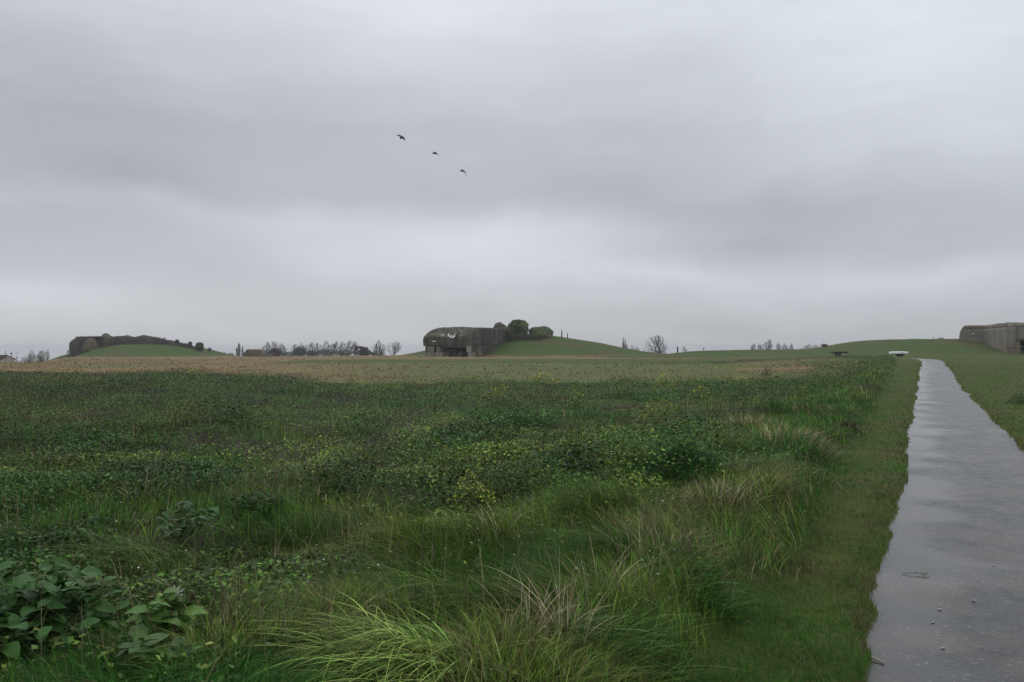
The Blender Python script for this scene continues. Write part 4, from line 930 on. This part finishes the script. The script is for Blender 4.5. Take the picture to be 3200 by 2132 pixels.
# ------------------------------------------------------------------ plants one can tell apart
def YG(py, z=.0): return (CAMZ - z) * F / (py - HY)
def tussock(px, py, w, n, H, colr, label, yaw=None, spread=.6, lean=1.0, width=.005, K=6, name='grass_tussock', cat='grass tussock', group='grass tussocks', mat=None, depth=.6, lz=.3, droop=None):
    x0, y0, z0 = ground_at(px, py); Wd = w / F * y0
    a = rng.uniform(0, 6.28, n); r = np.sqrt(rng.uniform(0, 1, n)); P = np.column_stack([x0 + np.cos(a) * r * Wd / 2, y0 + np.sin(a) * r * Wd / 2 * depth, np.zeros(n)])
    P[:, 2] = height(P[:, 0], P[:, 1]) - .03
    yw = a + rng.normal(0, .6, n) if yaw is None else yaw + rng.normal(0, spread, n)
    hh = H * rng.uniform(.55, 1.15, n) * (1.1 - .35 * r); ln = np.abs(lean + rng.normal(0, lz, n))
    e = empty(name, (x0, y0, z0), label, cat, group)
    V, q_, t_, m = blades(P, hh, np.maximum(width, .0008 * y0) * rng.uniform(.6, 1.3, n), yw, ln, K, droop=None if droop is None else droop * rng.uniform(.6, 1.15, n))
    hl = rng.uniform(0, 1, n); hl = np.where(hl < .45, .45, np.where(hl < .8, 1., 1.7))[:, None]
    emit('blades', [(V, q_, t_, m, jit(np.array(colr) * hl, n, .18, .08))], mat or m_grass, '', '', e, tagit=False)
    return e
tussock(1290, 2075, 470, 1300, .43, (.30, .42, .10), 'large bright yellow green tussock combed over to the left at the bottom edge', yaw=math.pi + .25, spread=.65, lean=.85, width=.0095, K=10, depth=1.0, lz=.35, droop=.78)
tussock(1420, 1900, 300, 480, .42, (.20, .31, .07), 'bright grass tussock behind and right of the largest one', yaw=math.pi + .1, spread=.6, lean=.9, width=.0075, K=9, droop=.75)
tussock(470, 1780, 420, 520, .46, (.14, .22, .05), 'long combed grass tussock above the broad leaved plants at lower left', yaw=math.pi + .2, spread=.7, lean=.9, width=.0065, K=8, droop=.7)
tussock(2330, 1480, 230, 420, .42, (.17, .24, .08), 'pale flopped tussock right of the straw coloured grass on the bank', yaw=.2, spread=.9, lean=.9, K=7, width=.008, droop=.6)
tussock(2260, 1660, 300, 480, .36, (.08, .19, .035), 'deep green flopped tussock below the straw coloured clump', yaw=-.3, spread=1.0, lean=.9, K=7, width=.008, droop=.7)
tussock(1900, 2090, 420, 600, .36, (.08, .18, .035), 'dark green flattened tussock at the bottom edge right of the dry stems', yaw=.1, spread=1.1, lean=.9, K=7, width=.007, droop=.7)
tussock(2150, 1830, 380, 550, .30, (.085, .21, .035), 'rich green low tussock sloping towards the wet path', yaw=-.5, spread=.9, lean=.9, K=7, width=.007, droop=.65)
tussock(700, 2100, 300, 700, .30, (.20, .29, .06), 'loose yellow green tussock right of the two broad leaved plants', lean=.9, K=6)
tussock(1000, 1700, 260, 700, .38, (.09, .17, .04), 'dull green bushy tussock above the large bright one', lean=.7, K=5)
tussock(1790, 1600, 300, 800, .36, (.14, .24, .05), 'fresh green tussock left of the upper straw clump', lean=.8, K=5)
STRAW = [(1640, 2040, 150, 70, .52, .35), (1760, 1990, 170, 90, .55, .3), (1870, 1900, 160, 80, .50, .4), (1700, 1840, 120, 50, .42, .5), (2060, 1745, 190, 100, .40, .4), (1560, 1700, 120, 40, .50, .3), (2230, 1600, 260, 260, .45, .35), (2440, 1385, 330, 420, .48, .3), (2330, 1330, 200, 200, .42, .3), (1920, 1700, 120, 60, .42, .4), (460, 1560, 160, 50, .40, .5), (940, 1480, 160, 60, .42, .5)]
SL = ['bottommost clump of tall tan dry stems in front of the flattened dark grass', 'tall tan dry stems in the thick of the lower straw patch', 'tangled dry stems at the right side of the lower straw patch', 'short curling dry stems on the left side of the lower straw patch', 'tan tangle of dry stems between the deep green tussocks', 'few thin dry stalks standing in dull green grass left of centre', 'dense straw coloured clump beside the deep green flopped tussock', 'largest straw coloured stand of grass, on the bank crest', 'reddish straw grass at the left end of the bank crest stand', 'small tangle of dry stems above the lower straw patch', 'few dry stalks among the weeds at the left', 'few dry stalks among the weeds left of centre']
for (px, py, w_, n, H, ln), lab in zip(STRAW, SL):
    e = tussock(px, py, w_, n, H * .85, (.52, .43, .26) if n < 300 else (.42, .36, .19), lab, lean=ln + .35, width=.0048, K=5, name='dry_grass_clump', cat='dry grass', group='clumps of dry straw coloured stems', mat=m_dry, lz=.35)

def leaf_mesh(base, d, up, Ln, Wd, curl=.25):
    """ovate leaf, folded along the midrib, with a wavy margin"""
    prof = [(0, .06), (.12, .55), (.3, .95), (.5, 1.0), (.7, .8), (.88, .42), (1.0, .03)]
    s = np.cross(d, up); s /= np.linalg.norm(s); u2 = np.cross(s, d); V = []
    for t, wv in prof:
        c = base + d * Ln * t + u2 * (-curl * Ln * t * t); wob = .03 * Ln * rng.normal()
        V += [c - s * Wd / 2 * wv + u2 * (.10 * Wd * wv + wob), c, c + s * Wd / 2 * wv + u2 * (.10 * Wd * wv - wob)]
    Q = []
    for i in range(len(prof) - 1):
        for k in (0, 1): a = i * 3 + k; Q.append((a, a + 1, a + 4, a + 3))
    return V, Q
m_broad = veg_mat('broad_leaf', None, .5, .16, .2, 9, .3, .25, 25)
def broadleaf(px, py, wpx, H, n, Ln, colr, label, cone=.8, lo=.0):
    x0, y0, z0 = ground_at(px, py); Wd = wpx / F * y0; e = empty('broadleaf_plant', (x0, y0, z0), label, 'broadleaf plant', 'broad leaved plants')
    stems = []; L_ = []
    ns = max(3, n // 7)
    for k in range(ns):
        a = rng.uniform(0, 6.28); rad = Wd / 2 * math.sqrt(rng.uniform(.02, 1)); tip = np.array([x0 + math.cos(a) * rad, y0 + math.sin(a) * rad * .8, z0 + H * rng.uniform(.55, 1.0) * (1 - .35 * (rad / (Wd / 2)) ** 2)])
        root = np.array([x0 + rng.normal(0, .03), y0 + rng.normal(0, .03), z0 - .03]); mid = (root + tip) / 2 + np.array([0, 0, .06]); stems.append(([root, mid, tip], [.005, .004, .002]))
        for j in range(int(math.ceil(n / ns))):
            t = 1 - (j / (n / ns)) * (.75 - lo) * rng.uniform(.6, 1); p_ = (1 - t) ** 2 * root + 2 * t * (1 - t) * mid + t * t * tip
            a2 = j * 2.4 + rng.normal(0, .5); d = np.array([math.cos(a2), math.sin(a2), rng.normal(.25, .35)]); d /= np.linalg.norm(d)
            up = np.array([rng.normal(0, .3), rng.normal(0, .3), 1.]); up /= np.linalg.norm(up); ll = Ln * rng.uniform(.55, 1.2); L_.append((p_, d, up, ll))
    V, Q, Cc = [], [], []
    for (p_, d, up, ll) in L_:
        v, q = leaf_mesh(p_, d, up, ll, ll * rng.uniform(.55, .72), rng.uniform(.1, .5)); o = len(V); V += v; Q += [tuple(i + o for i in t) for t in q]; c_ = jit(colr, 1, .18, .06)[0]; Cc += [c_] * len(v)
    npmesh('leaves', np.array(V), [np.array(Q)], m_broad, e, np.array(Cc), smooth=True)
    tubes('stems', stems, m_stem, e, 4); return e
m_stem = flat_mat('green_stem', (.07, .12, .03), .6, .2)
broadleaf(40, 2110, 640, .52, 520, .10, (.055, .135, .030), 'large dark broad leaved plant filling the bottom left corner')
broadleaf(560, 2010, 230, .27, 48, .12, (.12, .24, .05), 'lighter green broad leaved plant under the dried thistle head')
broadleaf(480, 2110, 230, .20, 34, .12, (.09, .17, .05), 'greyish broad leaved plant at the bottom edge, nearest the camera')
broadleaf(570, 1720, 260, .38, 90, .07, (.07, .15, .05), 'blue green broad leaved plant in the long combed grass')
def weed(px, py, wpx, H, n, size, colr, label, flowers=0, name='leafy_bush', cat='leafy plant', group='leafy clumps in the field', fcol=(.60, .58, .06), fs=1.0):
    x0, y0, z0 = ground_at(px, py); R_ = wpx / F * y0 / 2; e = empty(name, (x0, y0, z0), label, cat, group); sz = max(size, .00155 * y0)
    a = rng.uniform(0, 6.28, n); r = rng.uniform(0, 1, n) ** .6 * (.65 + .7 * vnoise(np.cos(a) * 1.7 + px, np.sin(a) * 1.7, 5)); x = x0 + np.cos(a) * r * R_; y = y0 + np.sin(a) * r * R_ * .9
    hh = H * np.clip(1.05 - r ** 2, .15, 1) * (.45 + .95 * fbm(x / (.25 * R_ + .05), y / (.25 * R_ + .05), 77, 3)); zz_ = height(x, y) + hh * (1 - rng.uniform(0, 1, n) ** 1.8 * .9)
    hl = rng.uniform(0, 1, n); cc = np.array(colr) * np.where(hl < .5, .55, np.where(hl < .87, 1.1, 2.0))[:, None]
    V, q_, m = leaves(np.column_stack([x, y, zz_]), sz * rng.uniform(.5, 1.4, n)); emit('foliage', [(V, q_, [], m, jit(cc, n, .2))], m_leaf, '', '', e, tagit=False)
    st_ = [([np.array([x0 + rng.normal(0, .03), y0, z0 - .05]), np.array([x0 + rng.uniform(-.5, .5) * R_, y0 + rng.uniform(-.4, .4) * R_, z0 + H * rng.uniform(.7, 1.0)])], [.006, .002]) for _ in range(7)]
    tubes('stems', st_, m_stem, e, 4)
    if flowers:
        k = rng.integers(0, n, flowers); P = np.column_stack([x[k], y[k], height(x[k], y[k]) + hh[k] * 1.02 + rng.uniform(0, .07, flowers)]) + rng.normal(0, .02, (flowers, 3))
        fz = max(.016, .0016 * y0) * fs; V, q_, m = leaves(P, fz * rng.uniform(.6, 1.4, flowers), .6, .9)
        fo = emit('flowers', [(V, q_, [], m, jit(fcol, flowers, .2, .05))], m_leaf, '', '', e, tagit=False); fo['kind'] = 'stuff'
GB = (.050, .145, .036)
for px, py, w_, H, n, s, lab in [
 (2130, 1470, 300, .62, 4200, .055, 'large dark leafy clump with pale leaf edges left of the bank crest straw'), (1780, 1520, 300, .48, 3600, .06, 'dark leafy clump in the middle of the field, right of the flowering one'),
 (1450, 1420, 320, .50, 3600, .05, 'wide dark leafy clump left of the middle of the field'), (1630, 1330, 200, .5, 2400, .05, 'dark clump behind the wide one, near the middle of the field'),
 (1050, 1560, 220, .42, 2400, .05, 'leafy clump among twiggy brown weeds left of centre'), (800, 1600, 170, .36, 1800, .045, 'fresh green ferny clump in the nearer left grass'),
 (720, 1320, 180, .45, 1800, .05, 'small dark rounded clump in the far left weeds'), (1260, 1270, 260, .45, 2000, .05, 'blue green clump near the edge of the tan meadow'),
 (2260, 1250, 240, .5, 2400, .05, 'bright green clump on the right near the tan meadow'), (1990, 1250, 260, .5, 2400, .05, 'dark green clump behind the yellow flowers on the right'),
 (300, 1440, 220, .42, 2000, .05, 'dark leafy clump in the left part of the field'), (620, 1480, 220, .40, 2000, .05, 'green leafy clump right of the dark left one'), (2480, 1215, 200, .5, 1800, .05, 'bushy green growth at the right end of the field near the tan grass')]:
    weed(px, py, w_ * 1.05, H * (.24 if py > 1450 and px < 1200 else .42), int(n * 1.0), s * .66, GB if n > 2000 else (.055, .14, .034), lab)
MY = (.12, .19, .035)
for px, py, w_, H, n, fl, lab in [
 (1475, 1640, 190, .42, 1500, 260, 'nearest mustard plant, pale yellow flower heads in the middle foreground'), (1395, 1500, 150, .40, 1000, 130, 'mustard plant left of the middle clumps, sparse yellow flowers'),
 (1560, 1262, 150, .5, 900, 150, 'mustard plant in the middle distance, left of the larger yellow patch'), (1690, 1205, 110, .5, 600, 110, 'far mustard plant by the tan meadow, above the middle'),
 (2075, 1210, 60, .5, 350, 150, 'small vivid yellow mustard plant at the edge of the tan meadow'), (2310, 1212, 90, .5, 400, 110, 'mustard plant far right near the tan meadow'),
 (2060, 1350, 190, .5, 1300, 260, 'widest mustard plant, in the right half before the dark clump'), (2190, 1260, 90, .5, 500, 120, 'loose mustard plant above the widest one'),
 (1800, 1275, 80, .4, 400, 60, 'small mustard plant in the middle distance'), (600, 1185, 60, .5, 300, 60, 'pale yellow mustard plant far left at the tan meadow'), (10, 1850, 60, .2, 60, 14, 'yellow flowers peeping over the large dark plant in the corner')]:
    weed(px, py, w_, H * .85, n, .034, MY, lab, fl, 'mustard_plant', 'flowering plant', 'yellow flowered mustard plants')
weed(2665, 1345, 60, .26, 500, .03, (.06, .045, .035), 'small dark brown bush alone on the mown verge', name='shrub', cat='shrub', group='small shrubs by the verges')
weed(2655, 1190, 60, .55, 420, .05, (.16, .11, .08), 'withered brown bush at the right end of the field', name='shrub', cat='shrub', group='small shrubs by the verges')
weed(2395, 1176, 34, .5, 300, .05, (.05, .04, .028), 'dark brown dead weed in the olive meadow right of centre', name='shrub', cat='shrub', group='small shrubs by the verges')
weed(3185, 1262, 70, .3, 600, .04, (.04, .07, .03), 'low dark green tuft on the grass right of the path', name='shrub', cat='shrub', group='small shrubs by the verges')
# dried thistle head
x0, y0, z0 = ground_at(548, 1985); zt = PZ(1862, y0)
e = empty('dried_thistle', (x0, y0, z0), 'single dried thistle with a white star shaped head at lower left', 'thistle')
tubes('stem', [([(x0, y0, z0 - .05), (x0 + .01, y0, (z0 + zt) / 2), (x0, y0, zt)], [.005, .004, .003])], m_stem, e, 5)
hd = []
for k in range(16):
    a = k * 2.399; el_ = .1 + 1.2 * (k / 16.); d = np.array([math.cos(a) * math.cos(el_), math.sin(a) * math.cos(el_), math.sin(el_)]); hd.append(([np.array([x0, y0, zt]), np.array([x0, y0, zt]) + d * .03, np.array([x0, y0, zt]) + d * .055], [.0035, .004, .0005]))
tubes('flower_head', hd, flat_mat('silvery_bracts', (.62, .60, .58), .5, .3), e, 4)
m_peb = flat_mat('pale_pebble', (.36, .35, .33), .5, .3)
# litter on the path
def onpath(px, py):
    y_ = YG(py); x_ = PX(px, y_); return x_, y_, float(zbase(np.array([x_]), np.array([y_]))[0]) - .006
x0, y0, z0 = onpath(2870, 1795); e = empty('leafy_sprig', (x0, y0, z0), 'small green sprig lying in the water near the left edge of the path', 'sprig')
tubes('twig', [([(x0 - .10, y0 + .03, z0 + .006), (x0, y0 + .01, z0 + .012), (x0 + .05, y0 - .01, z0 + .006)], [.002, .0025, .002])], m_stem, e, 4)
V, Q = [], []
for k in range(5):
    v, q = leaf_mesh(np.array([x0 - .02 + .016 * k, y0 + .008 - .004 * k, z0 + .012]), np.array([.9, .4 * (-1) ** k, .05]) / 1., np.array([0, 0, 1.]), .04, .016, .1); o = len(V); V += v; Q += [tuple(i + o for i in t) for t in q]
npmesh('leaves', np.array(V), [np.array(Q)], m_broad, e, jit((.10, .14, .035), len(V), .05))
x0, y0, z0 = onpath(2742, 2063); e = tubes('stick', [([(x0 - .022, y0 + .035, z0 + .012), (x0, y0, z0 + .008), (x0 + .02, y0 - .03, z0 + .006)], [.005, .006, .005])], flat_mat('bleached_wood', (.42, .36, .28), .7, .2), None, 6, True)
tag(e, 'short bleached stick at the grassy left edge of the path', 'stick')
for i, (px, py, r_, lab) in enumerate([(3042, 1875, .011, 'pale flat pebble in the middle of the path, topmost of the near pebbles'), (2937, 1903, .012, 'pale flat pebble left of the topmost one'), (2915, 1943, .010, 'oblong pale pebble beside a dark one near the puddle'), (3068, 2023, .005, 'tiny white pebble alone at lower right of the path'), (2946, 2023, .010, 'pale pebble below the oblong one'), (3105, 1766, .008, 'farthest small pale pebble on the path')]):
    x0, y0, z0 = onpath(px, py); rock('pebble', (x0, y0, z0 + r_ * .25), (r_ * 1.2, r_ * .8, r_ * .4), m_peb, None, r_ * .1, 2, 30., label=lab, cat='pebble', group='pale pebbles on the wet path')
# scattered small white flowers
x, y = scatter(1500, 4, 50, 2.6, -.7, .45); z = zones(x, y); k_ = (z['field'] > .6) & (z['brown'] < .4); x, y = take(k_, x, y); n = len(x)
V, q_, m = leaves(np.column_stack([x, y, height(x, y) + rng.uniform(.12, .32, n)]), np.maximum(.012, .0011 * y) * rng.uniform(.6, 1.3, n), .5, .9)
emit('white_flowers', [(V, q_, [], m, jit((.6, .6, .52), n, .12, .03))], m_leaf, 'tiny white flowers scattered through the green field', 'flowers')
x, y = scatter(4500, 3, 45, 2.4, -.75, .5); z = zones(x, y); k_ = (z['field'] > .6) & (z['brown'] < .4) & (rng.uniform(0, 1, len(x)) < .15 + .85 * sstep(.5, .65, fbm(x / 2.1, y / 2.1, 201, 3))); x, y = take(k_, x, y); n = len(x)
v_, q_, t_, m_ = blades(np.column_stack([x, y, height(x, y)]), rng.uniform(.25, .5, n), np.maximum(.0035, .0007 * y), rng.uniform(0, 6.28, n), np.abs(rng.normal(.35, .4, n)), 4)
emit('dry_stalks', [(v_, q_, t_, m_, jit(np.where(rng.uniform(0, 1, (n, 1)) < .55, np.array([.30, .24, .15]), np.array([.10, .06, .045])), n, .2, .05))], m_dry, 'thin dry and brown stalks scattered among the green weeds', 'dry stalks')

# ------------------------------------------------------------------ damp air
hb = 2650.; hv = np.array([(sx * hb, sy * hb, sz) for sz in (-45., 9.5) for sy in (-1, 1) for sx in (-1, 1)])
hz_ = npmesh('haze', hv, [np.array([[0, 2, 3, 1], [4, 5, 7, 6], [0, 1, 5, 4], [2, 6, 7, 3], [0, 4, 6, 2], [1, 3, 7, 5]])], None); tag(hz_, 'thin damp haze over the whole field', 'haze', None, 'stuff')
hm = bpy.data.materials.new('damp_haze'); hm.use_nodes = True; ht = hm.node_tree; ht.nodes.remove(ht.nodes['Principled BSDF'])
pv = ht.nodes.new('ShaderNodeVolumePrincipled'); pv.inputs['Density'].default_value = .0004; pv.inputs['Color'].default_value = (.96, .97, 1, 1); pv.inputs['Anisotropy'].default_value = .2
ht.links.new(pv.outputs[0], ht.nodes['Material Output'].inputs['Volume']); hz_.data.materials.append(hm)
